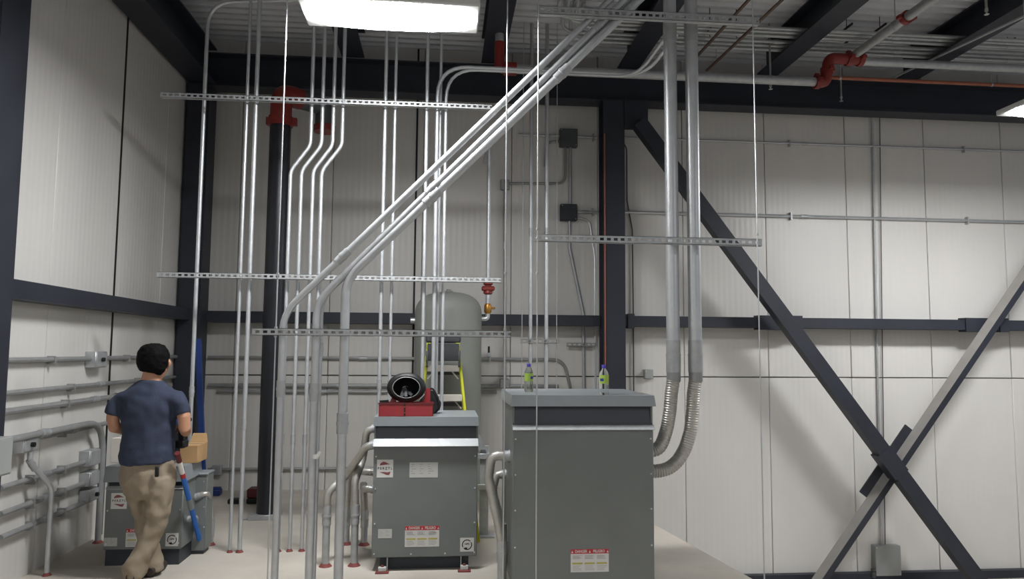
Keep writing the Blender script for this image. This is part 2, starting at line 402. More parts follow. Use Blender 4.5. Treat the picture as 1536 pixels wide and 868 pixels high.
# A group
x = vx(294, 440, 6.7)
conduit('conduit', 'thin conduit bending over near the ceiling, nearest the corner column', [(x, 6.7, 0), (x, 6.7, W(314, 4, 6.7).z), W(520, -2, 6.7)], .018, bend=.25, group=G, couple=(.22,), m='galv')
for (xt, lab, r) in ((359.5, 'thinner of the two upright conduits between corner column and black riser', .0145), (373.5, 'thicker of the two upright conduits between corner column and black riser', .019)):
    x = vx(xt, 440, YA); conduit('conduit', lab, [(x, YA, 0), (x, YA, ZD)], r, group=G, couple=(.19,), strap_z=rs, foot=True)
# B group with offsets
wn = ('first', 'second', 'third', 'fourth')
for i, (xt, xm) in enumerate(((467, 433.5), (483.5, 450), (500, 467.5), (514, 480.5))):
    x0, x1 = vx(xm, 330, YA), vx(xt, 180, YA); z0, z1 = W(xm, 256, YA).z, W(xt, 218, YA).z
    conduit('conduit', wn[i] + ' kinked upright conduit counted from the black riser', [(x0, YA, 0), (x0, YA, z0), (x1, YA, z1), (x1, YA, ZD)], .0165, bend=.16, group='kinked upright conduits', couple=(.165,), strap_z=rs, foot=True)
# E group
for i, (xt, r, lab) in enumerate(((575, .0165, 'straight upright conduit behind the toolbox, nearest the kinked ones'), (590, .014, 'straight upright conduit behind the black hard hat'), (638, .0165, 'straight upright conduit in front of the round tank edge'))):
    x = vx(xt, 300, YA); conduit('conduit', lab, [(x, YA, 0), (x, YA, ZD)], r, group=G, couple=(.25,), strap_z=rs, foot=True)
for i, (xt, yt, xe, r, lab) in enumerate(((654, 99, 968, .018, 'upright conduit before the tank whose bend runs off under the roof'), (667, 103, 955, .0145, 'thinner upright conduit before the ladder with a high bend'))):
    x = vx(xt, 300, YA+.0); z = W(xt, yt, YA).z; xe_ = vx(xe, 101, YA)
    conduit('conduit', lab, [(x, YA, 0), (x, YA, z), (xe_, YA, z), W(xe+48, 50, 6.1)], r, bend=.28, group=G, couple=(.12, .5), strap_z=rs, foot=True)
x = vx(658.5, 300, YA+.06); conduit('conduit', 'straight upright conduit close beside the bent one before the tank', [(x, YA+.06, 0), (x, YA+.06, ZD)], .014, group=G, foot=True)
# C group: slanted bundle
YC = 5.2
fz = W(570, 499, YC-.09).z
rail('slotted rail at waist height across the slanted conduits', vx(378, 497, YC-.1), vx(766, 500, YC-.1), YC-.1, fz, .047)
uz = W(970, 26, 5.1).z
def cz(x, y, Y=YC): return W(x, y, Y)
for i, (xb, kn, mid, top, r, cp, lab, dy) in enumerate((
        (424, (428, 470), (687, 218), (965, -48), .0245, (.2, .35, .75), 'slanted conduit on the outer upper side of the bundle', 0),
        (474, (478, 452), (712, 220), (978, -40), .027, (.2, .45, .7), 'slanted conduit in the middle of the bundle', 0),
        (480, (485, 446), (720, 221), (986, -38), .020, (.24,), 'thinner slanted conduit tucked behind the middle of the bundle', .05),
        (517, (521, 418), (731, 222), (1000, -40), .032, (.17, .43, .62), 'thickest slanted conduit on the underside of the bundle', 0))):
    Y = YC+dy; x = vx(xb, 499, Y); k = W(kn[0], kn[1], Y); tp = W(top[0], top[1], Y)
    conduit('conduit', lab, [(x, Y, 0), (x, Y, k.z), tp, tp+Vector((1.3, -.2, .75))], r, bend=.3, group='slanted conduit bundle', couple=cp, strap_z=(fz,), foot=True, seg=14)
# tape on the second
q = Vector((vx(472, 683, YC), YC, W(472, 684, YC).z)); tp = thing('tape_wrap', q, 'torn white tape wrapped around an upright conduit', 'tape')
MB().ring(q, (0, 0, 1), .027, .03).build('band', 'tape', tp); MB().bar(q+Vector((.02, -.02, 0)), q+Vector((.04, -.025, .035)), .004, .02).build('loose_end', 'tape', tp)
# rods of the trapezes
def rod(label, x, Y, z0, z1, r=.0048, group='threaded hanger rods', nuts=()):
    t = thing('threaded_rod', (x, Y, z0), label, 'rod', group); MB().tube([(x, Y, z0), (x, Y, z1)], r, 6).build('shank', 'galv', t)
    for z in nuts: MB().ring((x, Y, z), (0, 0, 1), r*2.2, .012, 6).build('nut', 'galv_dull', t)
    return t
rod('thin hanger rod crossing in front of the black riser', vx(416, 430, YC-.08), YC-.08, .0, ZD, nuts=(fz-.03, fz+.03, W(418, 412, YC).z))
rod('thin hanger rod between the two large transformers', vx(759, 300, YC-.11), YC-.11, .0, ZD, nuts=(fz-.03, fz+.03, W(759, 412, YC).z))
# D group: two thick conduits
YD = 5.36
rz = W(970, 361, YD-.16).z
YR = YD-.2
rail('slotted rail at head height across the two thick conduits', vx(802, 358, YR), vx(1143, 362, YR), YR, rz, .052)
uz = W(970, 27, YR).z
rail('slotted rail near the roof crossing the slanted bundle', vx(806, 22, YR-.05), vx(1139, 32, YR-.05), YR-.05, uz, .06)
YRD = 4.98
rod('thin hanger rod in front of the large transformer', vx(806, 430, YRD), YRD, 0, ZD, nuts=(rz-.03, rz+.03, W(806, 410, YRD).z))
rod('thin hanger rod in front of the wide diagonal brace', vx(1137.5, 430, YRD), YRD, 0, ZD, nuts=(rz-.03, rz+.03))
SIDE2 = .0   # set below by the large transformer
Y2F = 5.10
X2L, X2R = W(768.5, 740, Y2F).x, W(981, 740, Y2F).x
for i, (xp, ye, lab) in enumerate(((1007.5, 678, 'thick upright conduit with flexible tail, nearer the large transformer'), (1040, 707, 'thick upright conduit with flexible tail, farther from the large transformer'))):
    x = vx(xp, 300, YD); z0 = W(xp, 556, YD).z; r = .049
    t = thing('conduit', (x, YD, z0), lab, 'conduit', 'thick twin conduits')
    MB().tube([(x, YD, z0), (x, YD, ZD)], r, 20).build('pipe', 'galv', t)
    for (ya, yb, rr, nm) in ((34, 64, 1.05, 'coupling'), (510, 532, 1.06, 'coupling'), (532, 558, 1.1, 'flex_connector')):
        za, zb = W(xp, ya, YD).z, W(xp, yb, YD).z
        MB().tube([(x, YD, zb), (x, YD, za)], r*rr, 20).build(nm, 'galv_dull', t)
    MB().ring((x, YD, W(xp, 532, YD).z), (0, 0, 1), r*1.16, .008, 20).build('band', 'galv_dull', t)
    MB().tube([(x, YD, W(xp, 572, YD).z), (x, YD, z0)], r*1.04, 20).build('flex_collar', 'galv_dark', t)
    ze = W(981, ye, YD).z; zs = W(xp, 566, YD).z
    tail = ((1007, 590), (1005, 615), (1001, 640), (995, 660), (988, 673), (981, 677)) if i == 0 else ((1040, 590), (1039, 615), (1036, 645), (1029, 670), (1018, 690), (1004, 702), (990, 706), (981, 707))
    pts = fillet([(x, YD, zs)] + [W(u_, v_, YD) for u_, v_ in tail[:-1]] + [Vector((X2R+.02, YD, ze))], .3, 5)
    MB().flex(pts, r*.97, .009, 18).build('flex_hose', 'flex', t)
    MB().ring((X2R+.012, YD, ze), (1, 0, 0), r*1.2, .022, 18).build('box_connector', 'galv_dull', t)
# thin tie between the couplings at the top
# ================================================================== TRANSFORMERS
def sticker(parent, name, xa, ya, xb, yb, Yf, m):
    a, b = W(xa, yb, Yf), W(xb, ya, Yf)
    return MB().box(a.x, b.x, Yf-.0015, Yf+.0005, a.z, b.z).build(name, m, parent), a, b
def logo(parent, xa, ya, xb, yb, Yf):
    s, a, b = sticker(parent, 'logo_sticker', xa, ya, xb, yb, Yf, 'sticker'); tag(s, 'white logo sticker with red swooshes')
    w, h = b.x-a.x, b.z-a.z; cx, cz_ = (a.x+b.x)/2, (a.z+b.z)/2
    def sw(pts): MB().prism([(cx+u*w, Yf-.0016, cz_+v*h) for u, v in pts], (0, -.0005, 0)).build('swoosh', 'logo_red', s)
    sw([(-.33, .17), (-.28, .30), (-.12, .39), (.02, .37), (.18, .29), (.33, .24), (.05, .22), (-.12, .2)])
    sw([(-.33, -.2), (-.1, -.18), (.15, -.21), (.35, -.17), (.3, -.29), (.25, -.37), (.08, -.35), (-.08, -.28)])
    text('lettering', 'P E R Z T L', h*.19, (cx, Yf-.0024, cz_+.01*h), 'ink', s, .92)
def danger(parent, xa, ya, xb, yb, Yf):
    s, a, b = sticker(parent, 'warning_sticker', xa, ya, xb, yb, Yf, 'sticker'); tag(s, 'white and red danger sticker')
    w, h = b.x-a.x, b.z-a.z; top = b.z
    MB().box(a.x, b.x, Yf-.0022, Yf-.001, top-h*.2, top).build('header', 'sticker_red', s)
    text('lettering', 'DANGER', h*.17, (a.x+w*.27, Yf-.003, top-h*.1), 'sticker', s, .8)
    text('lettering', 'PELIGRO', h*.17, (a.x+w*.74, Yf-.003, top-h*.1), 'sticker', s, .8)
    for u in (.04, .5, .97):
        MB().prism([(a.x+w*(u-.025), Yf-.0026, top-h*.16), (a.x+w*(u+.025), Yf-.0026, top-h*.16), (a.x+w*u, Yf-.0026, top-h*.05)], (0, -.0004, 0)).build('triangle_mark', 'sticker', s)
    for i in range(3):
        MB().box(a.x+w*(.04+i*.32), a.x+w*(.31+i*.32), Yf-.0022, Yf-.001, top-h*.66, top-h*.58).build('yellow_stripe', 'sticker_olive', s)
    fp = MB()
    for i in range(3):
        for j in range(9):
            v = .27 + j*.035 if j < 5 else .72 + (j-5)*.06
            ln = random.uniform(.16, .26)
            fp.box(a.x+w*(.05+i*.32), a.x+w*(.05+i*.32+ln), Yf-.002, Yf-.001, top-h*(v+.016), top-h*v)
    tag(fp.build('fine_print', 'ink_grey', s), kind='stuff')
def seal(parent, xa, ya, xb, yb, Yf):
    s, a, b = sticker(parent, 'seal_sticker', xa, ya, xb, yb, Yf, 'sticker'); tag(s, 'white sticker with a round black seal')
    w, h = b.x-a.x, b.z-a.z; cx, cz_ = (a.x+b.x)/2, (a.z+b.z)/2; R = min(w, h)*.38
    mb = MB(); n = 24
    for k in range(n):
        if k in (2, 14): continue
        q0, q1 = 2*PI*k/n, 2*PI*(k+1)/n
        mb.prism([(cx+R*c_*math.cos(q), Yf-.0018, cz_+R*c_*math.sin(q)) for q, c_ in ((q0, .82), (q1, .82), (q1, 1), (q0, 1))], (0, -.0005, 0))
    mb.build('ring_mark', 'ink', s)
    text('lettering', 'HPS', h*.17, (cx, Yf-.0026, cz_+.05*h), 'ink', s, 1.2)
    MB().prism([(cx-.18*w, Yf-.0018, cz_-.2*h), (cx+.02*w, Yf-.0018, cz_-.2*h), (cx+.0*w, Yf-.0018, cz_-.36*h), (cx-.12*w, Yf-.0018, cz_-.36*h)], (0, -.0005, 0)).build('emblem', 'ink', s)
def plate(parent, xa, ya, xb, yb, Yf, rows=5, cols=3):
    s, a, b = sticker(parent, 'name_plate', xa, ya, xb, yb, Yf, 'sticker_grey'); tag(s, 'white printed data plate')
    w, h = b.x-a.x, b.z-a.z; fp = MB()
    for i in range(cols):
        for j in range(rows):
            fp.box(a.x+w*(.06+i*.9/cols), a.x+w*(.06+i*.9/cols+random.uniform(.12, .7)/cols), Yf-.002, Yf-.001, b.z-h*(.15+j*.75/rows), b.z-h*(.11+j*.75/rows))
    tag(fp.build('fine_print', 'ink_grey', s), kind='stuff')
def transformer(label, xl, xr, Yf, Yb, zb, zl0, zl1, zr, zlip0, zlip1, xs_screw=(), zs_screw=(), flare=.03, base_in=.06, lip_out=.03, zbase=0.0, o=.006):
    cx = (xl+xr)/2; t = thing('transformer', (cx, (Yf+Yb)/2, 0), label, 'transformer', 'dry-type transformers')
    # body: front panel, side panels, recess strip behind the hood
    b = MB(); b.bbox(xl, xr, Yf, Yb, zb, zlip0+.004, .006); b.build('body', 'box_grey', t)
    MB().prism([(xl+.004, Yf+.045, zl0+.01), (xl+.004, Yf+.012, zlip0), (xl+.004, Yb-.004, zlip0), (xl+.004, Yb-.004, zl0+.01)], (xr-xl-.008, 0, 0)).build('vent_recess', 'vent_grey', t)
    for s in (0, 1):
        xa = xl if s == 0 else xr-.012
        MB().box(xa, xa+.012, Yf+.02, Yb, zlip0, zl0+.005).build('side_panel', 'box_grey', t)
    # hood lip: sloped ledge
    hs = (zlip1-zlip0)*1.05
    pr = [(xl-.002, Yf+.05, zlip1+.002), (xl-.002, Yf-lip_out+hs, zlip1), (xl-.002, Yf-lip_out, zlip0), (xl-.002, Yf-lip_out+.004, zlip0-.004), (xl-.002, Yf+.05, zlip0-.004)]
    MB().prism(pr, (xr-xl+.004, 0, 0)).build('vent_hood', 'hood_glint', t, angle=15)
    # lid: flat top with flared skirt
    f = flare
    top = [(xl-o, Yf-o, zl1), (xr+o, Yf-o, zl1), (xr+o, Yb+o, zl1), (xl-o, Yb+o, zl1)]
    bot = [(xl-o-f, Yf-o-f, zl0), (xr+o+f, Yf-o-f, zl0), (xr+o+f, Yb+o+f, zl0), (xl-o-f, Yb+o+f, zl0)]
    inn = [(xl-o-f+.004, Yf-o-f+.004, zl0), (xr+o+f-.004, Yf-o-f+.004, zl0), (xr+o+f-.004, Yb+o+f-.004, zl0), (xl-o-f+.004, Yb+o+f-.004, zl0)]
    int_ = [(x_, y_, zl1-.01) for x_, y_, _ in top]
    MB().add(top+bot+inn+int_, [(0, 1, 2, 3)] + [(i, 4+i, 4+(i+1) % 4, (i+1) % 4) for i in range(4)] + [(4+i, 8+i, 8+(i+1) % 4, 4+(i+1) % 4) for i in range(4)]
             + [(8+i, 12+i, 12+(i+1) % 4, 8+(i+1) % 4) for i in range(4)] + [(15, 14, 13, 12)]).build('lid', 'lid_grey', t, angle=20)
    # base frame and feet
    MB().box(xl+base_in, xr-base_in, Yf+(.07 if base_in > .03 else .012), Yb-.05, zbase, zb).build('base_frame', 'recess', t)
    for sx in ((xl+.12, xr-.12) if base_in > .03 else ()):
        MB().box(sx-.004, sx+.004, Yf+.012, Yf+.07, zbase+.0, zb).build('leg', 'galv_dull', t)
        MB().box(sx-.004, sx+.004, Yb-.06, Yb-.01, zbase+.0, zb).build('leg', 'galv_dull', t)
    for z in zs_screw:
        for x_ in (xl+.02, xr-.02): MB().ring((x_, Yf-.002, z), (0, 1, 0), .006, .006, 8).build('screw', 'screw', t)
    for x_ in xs_screw: MB().ring((x_, Yf-.002, zb+.025), (0, 1, 0), .006, .006, 8).build('screw', 'screw', t)
    return t
# ---- middle transformer
Y1 = WZ(640, 856, 0).y
x1l, x1r = W(559, 740, Y1).x, W(716, 740, Y1).x
zz = lambda y, Y=Y1, x=640: W(x, y, Y).z
T1 = transformer('mid-sized grey transformer carrying the red toolbox', x1l, x1r, Y1, Y1+.66, zz(835), zz(638.5), zz(625), zz(652), zz(668), zz(658),
                 xs_screw=[x1l+.3, x1l+.56], zs_screw=[zz(y) for y in (684, 732, 784, 829)], flare=.004, lip_out=.04, o=.002)
logo(T1, 565, 689, 590, 716, Y1); plate(T1, 614, 693, 657, 716, Y1); plate(T1, 567, 793, 588, 807, Y1, 4, 2); danger(T1, 607, 788, 659, 820, Y1); seal(T1, 690, 806, 711, 827, Y1)
for (px, py) in ((574, 856), (696, 853)):
    q = WZ(px, py, 0); b = thing('anchor_bracket', (q.x, Y1-.02, 0), 'red-smeared anchor bracket under the ' + ('logo sticker side' if px < 600 else 'seal sticker corner') + ' of the middle transformer', 'bracket', 'red anchor brackets')
    MB().bbox(q.x-.05, q.x+.05, Y1-.06, Y1+.0, .0, .014).build('foot_plate', 'red_seal', b); MB().bbox(q.x-.03, q.x+.03, Y1-.045, Y1-.008, .014, .045).build('clip', 'sticker_grey', b)
    MB().ring((q.x, Y1-.028, .05), (0, 0, 1), .012, .014, 6).build('bolt', 'red_seal', b)
# ---- large transformer
z2 = lambda y, x=870: W(x, y, Y2F).z
T2 = transformer('largest grey transformer with two water bottles on its lid', X2L, X2R, Y2F, Y2F+.88, .10, z2(609), z2(592.5), z2(634), z2(643.5), z2(637.5),
                 zs_screw=[z2(y) for y in (658, 711, 764, 819)], flare=.010, lip_out=.03)
danger(T2, 856, 822.5, 913, 858, Y2F)
# ---- small transformer behind the worker
q = WZ(215, 848, 0); Y3 = q.y
x3l, x3r = W(157, 770, Y3).x, W(273.5, 770, Y3).x
z3 = lambda y: W(215, y, Y3).z
T3 = transformer('small grey transformer behind the worker', x3l, x3r, Y3, Y3+.38, z3(824), z3(722), z3(699), z3(727), z3(733), z3(729), zs_screw=[z3(y) for y in (765, 815)], flare=.012, base_in=.015, lip_out=.004)
logo(T3, 166, 739, 191, 763, Y3); plate(T3, 155.5, 806, 176, 819, Y3, 4, 2); danger(T3, 188, 792, 240, 820, Y3); seal(T3, 248, 799, 268, 819, Y3)
# cartons on the small transformer
zt3 = z3(699)
def carton(label, xa, xb, ya, Yc, dep, m, zt, flap=True):
    a, b = W(xa, ya, Yc), W(xb, ya, Yc); t = thing('carton', ((a.x+b.x)/2, Yc+dep/2, zt), label, 'box')
    MB().bbox(a.x, b.x, Yc, Yc+dep, zt, a.z, .003).build('body', m, t)
    MB().box(a.x+.002, b.x-.002, Yc+dep/2-.002, Yc+dep/2+.002, a.z, a.z+.002).build('seam', 'joint_dark', t)
    if flap: MB().prism([(a.x, Yc+dep, a.z), (b.x, Yc+dep, a.z), (b.x-.02, Yc+dep+.03, a.z+.07), (a.x+.01, Yc+dep+.03, a.z+.07)], (0, .003, 0)).build('flap', m, t)
    return t
carton('brown cardboard box beside the worker on the small transformer', 270, 297, 668, Y3+.15, .25, 'cardboard', zt3)
carton('white carton on the small transformer behind the worker', 167, 196, 657, Y3+.2, .2, 'carton_white', zt3, False)
# ================================================================== FLEXIBLE CONDUITS AT THE TRANSFORMERS
def flexline(label, xf, pts, r, group, stub=None, couple_at=None):
    pts = [Vector(p) for p in pts]
    t = thing('flexible_conduit', pts[-1] if stub is None else Vector((stub[0], stub[1], 0)), label, 'conduit', group)
    MB().flex(fillet(pts, .13, 9), r, .012, 12).build('flex_hose', 'flex', t)
    q, ax = pts[0], (pts[1]-pts[0]).normalized()
    MB().ring(q+ax*.015, ax, r*1.15, .05, 12).ring(q+ax*.004, ax, r*1.3, .012, 12).build('box_connector', 'galv_dull', t)
    if stub:
        x, y, z = stub
        MB().tube([(x, y, 0), (x, y, z)], r*.95, 12).build('stub_pipe', 'galv_dull', t)
        MB().tube([(x, y, z-.13), (x, y, z+.02)], r*1.12, 12).ring((x, y, z-.06), (0, 0, 1), r*1.25, .012, 12).build('coupling', 'galv_dull', t)
        MB().lathe((x, y, 0), [(r*1.7, 0), (r*1.55, .005), (r*1.2, .016), (r*1.0, .024)], 12).build('floor_seal', 'red_seal', t)
    return t
def FP(px, py):
    q = WZ(px, py, 0); return q
GF = 'flexible conduits at the middle transformer'
xs = x1l
s = FP(488, 849); zc = W(488, 762, s.y).z
flexline('flexible conduit looping farthest out from the middle transformer', 0, [(xs, Y1+.12, zz(669)), (xs-.07, Y1+.12, zz(672)), (s.x+.13, s.y+.07, W(515, 716, s.y).z), (s.x, s.y, W(490, 738, s.y).z), (s.x, s.y, zc)], .031, GF, (s.x, s.y, zc))
s = FP(531, 848); zc = W(530, 760, s.y).z
flexline('flexible conduit rising to the top of the middle transformer side', 0, [(xs, Y1+.24, zz(646)), (xs-.08, Y1+.24, zz(650)), (s.x+.04, s.y+.1, W(538, 690, s.y).z), (s.x-.01, s.y, W(527, 722, s.y).z), (s.x, s.y, zc)], .030, GF, (s.x, s.y, zc))
s = FP(546, 817); zc = W(545, 768, s.y).z
flexline('short flexible conduit entering the middle transformer low down', 0, [(xs, Y1+.3, zz(744)), (xs-.1, Y1+.3, zz(742)), (s.x-.01, s.y-.05, zz(750)), (s.x, s.y, zc)], .03, GF, (s.x, s.y, zc))
s = FP(519, 816); zc = W(520, 765, s.y).z
flexline('flexible conduit entering the middle transformer halfway up, rearmost', 0, [(xs, Y1+.42, zz(721)), (xs-.12, Y1+.42, zz(719)), (s.x+.02, s.y-.05, zz(726)), (s.x, s.y, zc)], .03, GF, (s.x, s.y, zc))
GF = 'flexible conduits beside the large transformer'
x0 = W(752, 868, 5.35).x
flexline('thicker flexible conduit curling into the side of the large transformer', 0, [(X2L, 5.32, W(760, 684, 5.32).z), (X2L-.13, 5.32, W(760, 682, 5.32).z), (X2L-.15, 5.32, W(738, 715, 5.32).z), (x0-.02, 5.3, W(748, 790, 5.32).z), (x0, 5.3, W(752, 815, 5.3).z)], .034, GF, (x0, 5.3, W(752, 815, 5.3).z))
flexline('thinner flexible conduit below its thicker twin at the large transformer', 0, [(X2L, 5.62, W(757, 711, 5.62).z), (X2L-.07, 5.62, W(757, 711, 5.62).z), (X2L-.1, 5.6, W(748, 735, 5.6).z), (X2L-.03, 5.55, W(755, 790, 5.55).z), (X2L-.03, 5.55, .4)], .03, GF, (X2L-.03, 5.55, .4))
GF = 'flexible conduits at the small transformer'
s = FP(316, 817)
flexline('flexible conduit arching over the floor from the small transformer, taller', 0, [(x3r, Y3+.3, W(285, 745, Y3+.3).z), (x3r+.09, Y3+.3, W(298, 739, Y3+.3).z), (s.x-.02, s.y, W(312, 760, s.y).z), (s.x, s.y, .2)], .024, GF, (s.x, s.y, .2))
s = FP(291, 827)
flexline('flexible conduit arching low beside the blue pole, shorter', 0, [(x3r, Y3+.14, W(280, 780, Y3+.1).z), (x3r+.06, Y3+.14, W(288, 777, Y3+.1).z), (s.x-.0, s.y, W(291, 790, s.y).z), (s.x, s.y, .16)], .02, GF, (s.x, s.y, .16))
# grey side unit of the small transformer
cq = thing('cabinet', (W(286, 800, 6.45).x, 6.53, 0), 'plain grey cabinet tucked behind the small transformer', 'cabinet')
MB().bbox(W(262, 760, 6.45).x, W(309.5, 760, 6.45).x, 6.45, 6.62, 0.03, W(300, 712, 6.45).z, .005).build('body', 'box_grey', cq)
MB().bbox(W(260, 760, 6.45).x, W(310.5, 760, 6.45).x, 6.44, 6.63, W(300, 712, 6.45).z, W(300, 709, 6.45).z, .003).build('top', 'lid_grey', cq)
MB().bbox(W(264, 760, 6.45).x, W(307, 760, 6.45).x, 6.46, 6.6, 0, .03, .003).build('plinth', 'recess', cq)
for yy in (722, 760, 790): MB().ring((W(306, yy, 6.45).x, 6.449, W(306, yy, 6.45).z), (0, 1, 0), .006, .006, 8).build('screw', 'screw', cq)
# ================================================================== FIRE RISER
YRi = WZ(398, 776, 0).y; xr_ = vx(411, 480, YRi); rr = .108
t = thing('fire_riser', (xr_, YRi, 0), 'thick black standing pipe with a red elbow at its top', 'pipe')
zt = W(411, 182, YRi).z
MB().tube([(xr_, YRi, .02), (xr_, YRi, zt)], rr, 28).build('pipe', 'riser_black', t)
MB().bbox(xr_-.16, xr_+.12, YRi-.13, YRi+.13, 0, .05).build('base_plate', 'galv_dull', t)
MB().bbox(xr_-.26, xr_-.16, YRi-.1, YRi-.06, 0, .02).build('tie_angle', 'galv_dull', t)
cp = MB().ring((xr_, YRi, zt), (0, 0, 1), rr*1.16, .1, 24)
for s_ in (-1, 1): cp.bbox(xr_+s_*rr*1.1-.03, xr_+s_*rr*1.1+.05*s_+.0 if s_ > 0 else xr_+s_*rr*1.1+.03, YRi-.03, YRi+.03, zt-.04, zt+.04)
cp.build('clamp', 'red_fit', t)
z2_ = W(411, 140, YRi).z; xq = vx(487, 185, YRi+.35)
MB().tube(fillet([(xr_, YRi, zt+.03), (xr_, YRi, z2_), (xr_+.16, YRi+.16, z2_)], .15, 10), rr*1.02, 24).build('elbow', 'red_fit', t)
MB().tube(fillet([(xr_+.13, YRi+.13, z2_), (xq, YRi+.36, z2_), (xq, YRi+.36, W(487, 190, YRi+.35).z)], .14, 10), rr*.98, 24).build('return_bend', 'fit_dark', t)
MB().ring((xq, YRi+.36, W(487, 193, YRi+.35).z), (0, 0, 1), rr*1.1, .07, 24).build('clamp', 'red_fit', t)
# ================================================================== CEILING PIPES
YM = 8.0
def hpipe(name, label, x0, x1, y, Y, r, m, group=None, cat='pipe', xref=None):
    z = W(xref or (x0+x1)/2, y, Y).z; a, b = vx(x0, y, Y), vx(x1, y, Y)
    t = thing(name, (a, Y, z), label, cat, group); MB().tube([(a, Y, z), (b, Y, z)], r, 14).build('pipe', m, t); return t, a, b, z
t, a, b, z = hpipe('sprinkler_main', 'long grey sprinkler main under the roof, left of the red elbows', 765, 1224, 113, YM, .052, 'galv_dull')
MB().ring((a, YM, z), (1, 0, 0), .075, .14, 16).build('clamp', 'red_fit', t)
MB().tube(fillet([(a, YM, z), (a-.12, YM, z), (a-.12, YM, z+.3)], .1, 8), .056, 14).build('elbow', 'red_fit', t)
MB().tube([(a-.12, YM, z+.28), (a-.12, YM, ZD)], .05, 14).build('riser_nipple', 'galv_dull', t)
zu = W(1260, 88, YM).z; xe = vx(1240, 100, YM); xb2 = vx(1290, 88, YM)
el = thing('pipe_elbows', (b, YM, z), 'red painted double elbow stepping the sprinkler main upward', 'pipe fitting')
MB().tube(fillet([(b, YM, z), (xe-.02, YM, z), (xe+.03, YM, zu), (xb2, YM, zu)], .09, 9), .064, 16).build('elbow', 'red_fit', el)
for (q, ax) in (((b+.01, YM, z), (1, 0, 0)), ((xe+.01, YM, (z+zu)/2), (0, 0, 1)), ((xb2-.14, YM, zu), (1, 0, 0)), ((xb2, YM, zu), (1, 0, 0))):
    mb = MB().ring(q, ax, .08, .055, 16)
    q = Vector(q)
    mb.bbox(q.x-.025, q.x+.025, q.y-.11, q.y-.06, q.z-.02, q.z+.02).bbox(q.x-.025, q.x+.025, q.y-.02, q.y+.02, q.z+.06, q.z+.1); mb.build('clamp', 'red_fit', el)
t, a, b, zq = hpipe('sprinkler_main', 'grey sprinkler main continuing beyond the red elbows', 1290, 1640, 93, YM, .048, 'galv_dull', xref=1310)
# branch towards the camera
bx_ = vx(1281, 83, YM); bz = W(1281, 83, YM).z
t = thing('branch_pipe', (bx_, YM, bz), 'grey branch pipe slanting up from the red elbows to the picture top', 'pipe')
MB().tube([(bx_, YM, bz), (bx_, 2.0, bz)], .05, 14).build('pipe', 'galv_dull', t)
p_ = WX(1360, 27, bx_); MB().ring((bx_, p_.y, bz), (0, 1, 0), .07, .06, 16).bbox(bx_-.1, bx_+.1, p_.y-.03, p_.y+.03, bz-.02, bz+.02).build('clamp', 'red_fit', t)
MB().tube([(bx_, 7.2, bz+.04), (bx_, 7.2, ZD)], .006, 6).build('hanger_rod', 'galv_dull', t)
MB().ring((bx_, 7.2, bz), (0, 1, 0), .056, .03, 14).build('hanger_ring', 'galv_dull', t)
t, a, b, zc_ = hpipe('copper_pipe', 'long orange pipe running under the roof from the red elbows', 1243, 1620, 123, 8.3, .022, 'copper', xref=1400)
for px in (1260, 1487):
    x_ = vx(px, 122, 8.3); MB().ring((x_, 8.3, zc_), (1, 0, 0), .026, .02, 10).tube([(x_, 8.3, zc_+.02), (x_, 8.3, zc_+.14)], .005, 6).build('hanger', 'galv_dull', t)
# conduit racks under the roof
for j, (ys, Yk, nm) in enumerate((((41.5, 46.5, 52.5), 7.7, 'nearer'), ((61.5, 67.5, 73.5), 8.05, 'farther'))):
    for i, y in enumerate(ys):
        Yi = Yk + i*.09; zk = W(1140, y, Yi).z
        lab = ('uppermost', 'middle', 'lowest')[i] + ' conduit of the ' + nm + ' rack under the roof'
        xa, xb_ = vx(835+i*12+j*5, y, Yi), vx(1660, y, Yi)
        conduit('conduit', lab, [(xa, Yi-.5, ZD-.04), (xa, Yi, zk), (xb_, Yi, zk)], .021 if i < 2 else .024, 'galv_dull', bend=.2, group='conduit racks under the roof', couple=(.42+i*.2,), seg=8)
    for ii, px in enumerate((1065, 1105, 1270, 1320 if j == 0 else 1512)):
        wh = ('beside the thick conduits', 'at the long hanger rod', 'above the red elbows', 'by the branch pipe' if j == 0 else 'near the picture edge')[ii]
        xa = vx(px, ys[1], Yk+.09); zk = W(px, ys[1], Yk+.09).z
        h = thing('rack_hanger', (xa, Yk+.09, zk), f'small dark hanger clip of the {nm} conduit rack {wh}', 'hanger', f'clips of the {nm} conduit rack')
        MB().box(xa-.008, xa+.008, Yk-.03, Yk+.22, zk+.025, zk+.045).build('crossbar', 'black', h); MB().tube([(xa, Yk+.09, zk+.04), (xa, Yk+.09, ZD)], .005, 6).build('rod', 'black', h)
for (pa, pb, lab) in (((1123, 0), (1046, 84), 'thin brown bar under the roof, nearer the thick conduits'), ((1173, 0), (1060, 106), 'thin brown bar under the roof, farther from the thick conduits')):
    zb_ = 5.18; A = WZ(pa[0], pa[1], zb_); B = WZ(pb[0], pb[1], zb_); A = A + (A-B)*.6; A.z = zb_
    t = thing('brown_bar', B, lab, 'bar', 'brown bars under the roof'); MB().bar(A, B, .028, .02).build('bar', 'brown_bar', t)
    for f in (.1, .9): q = A.lerp(B, f); MB().tube([q, (q.x, q.y, ZD)], .004, 6).build('hanger_rod', 'galv_dull', t)
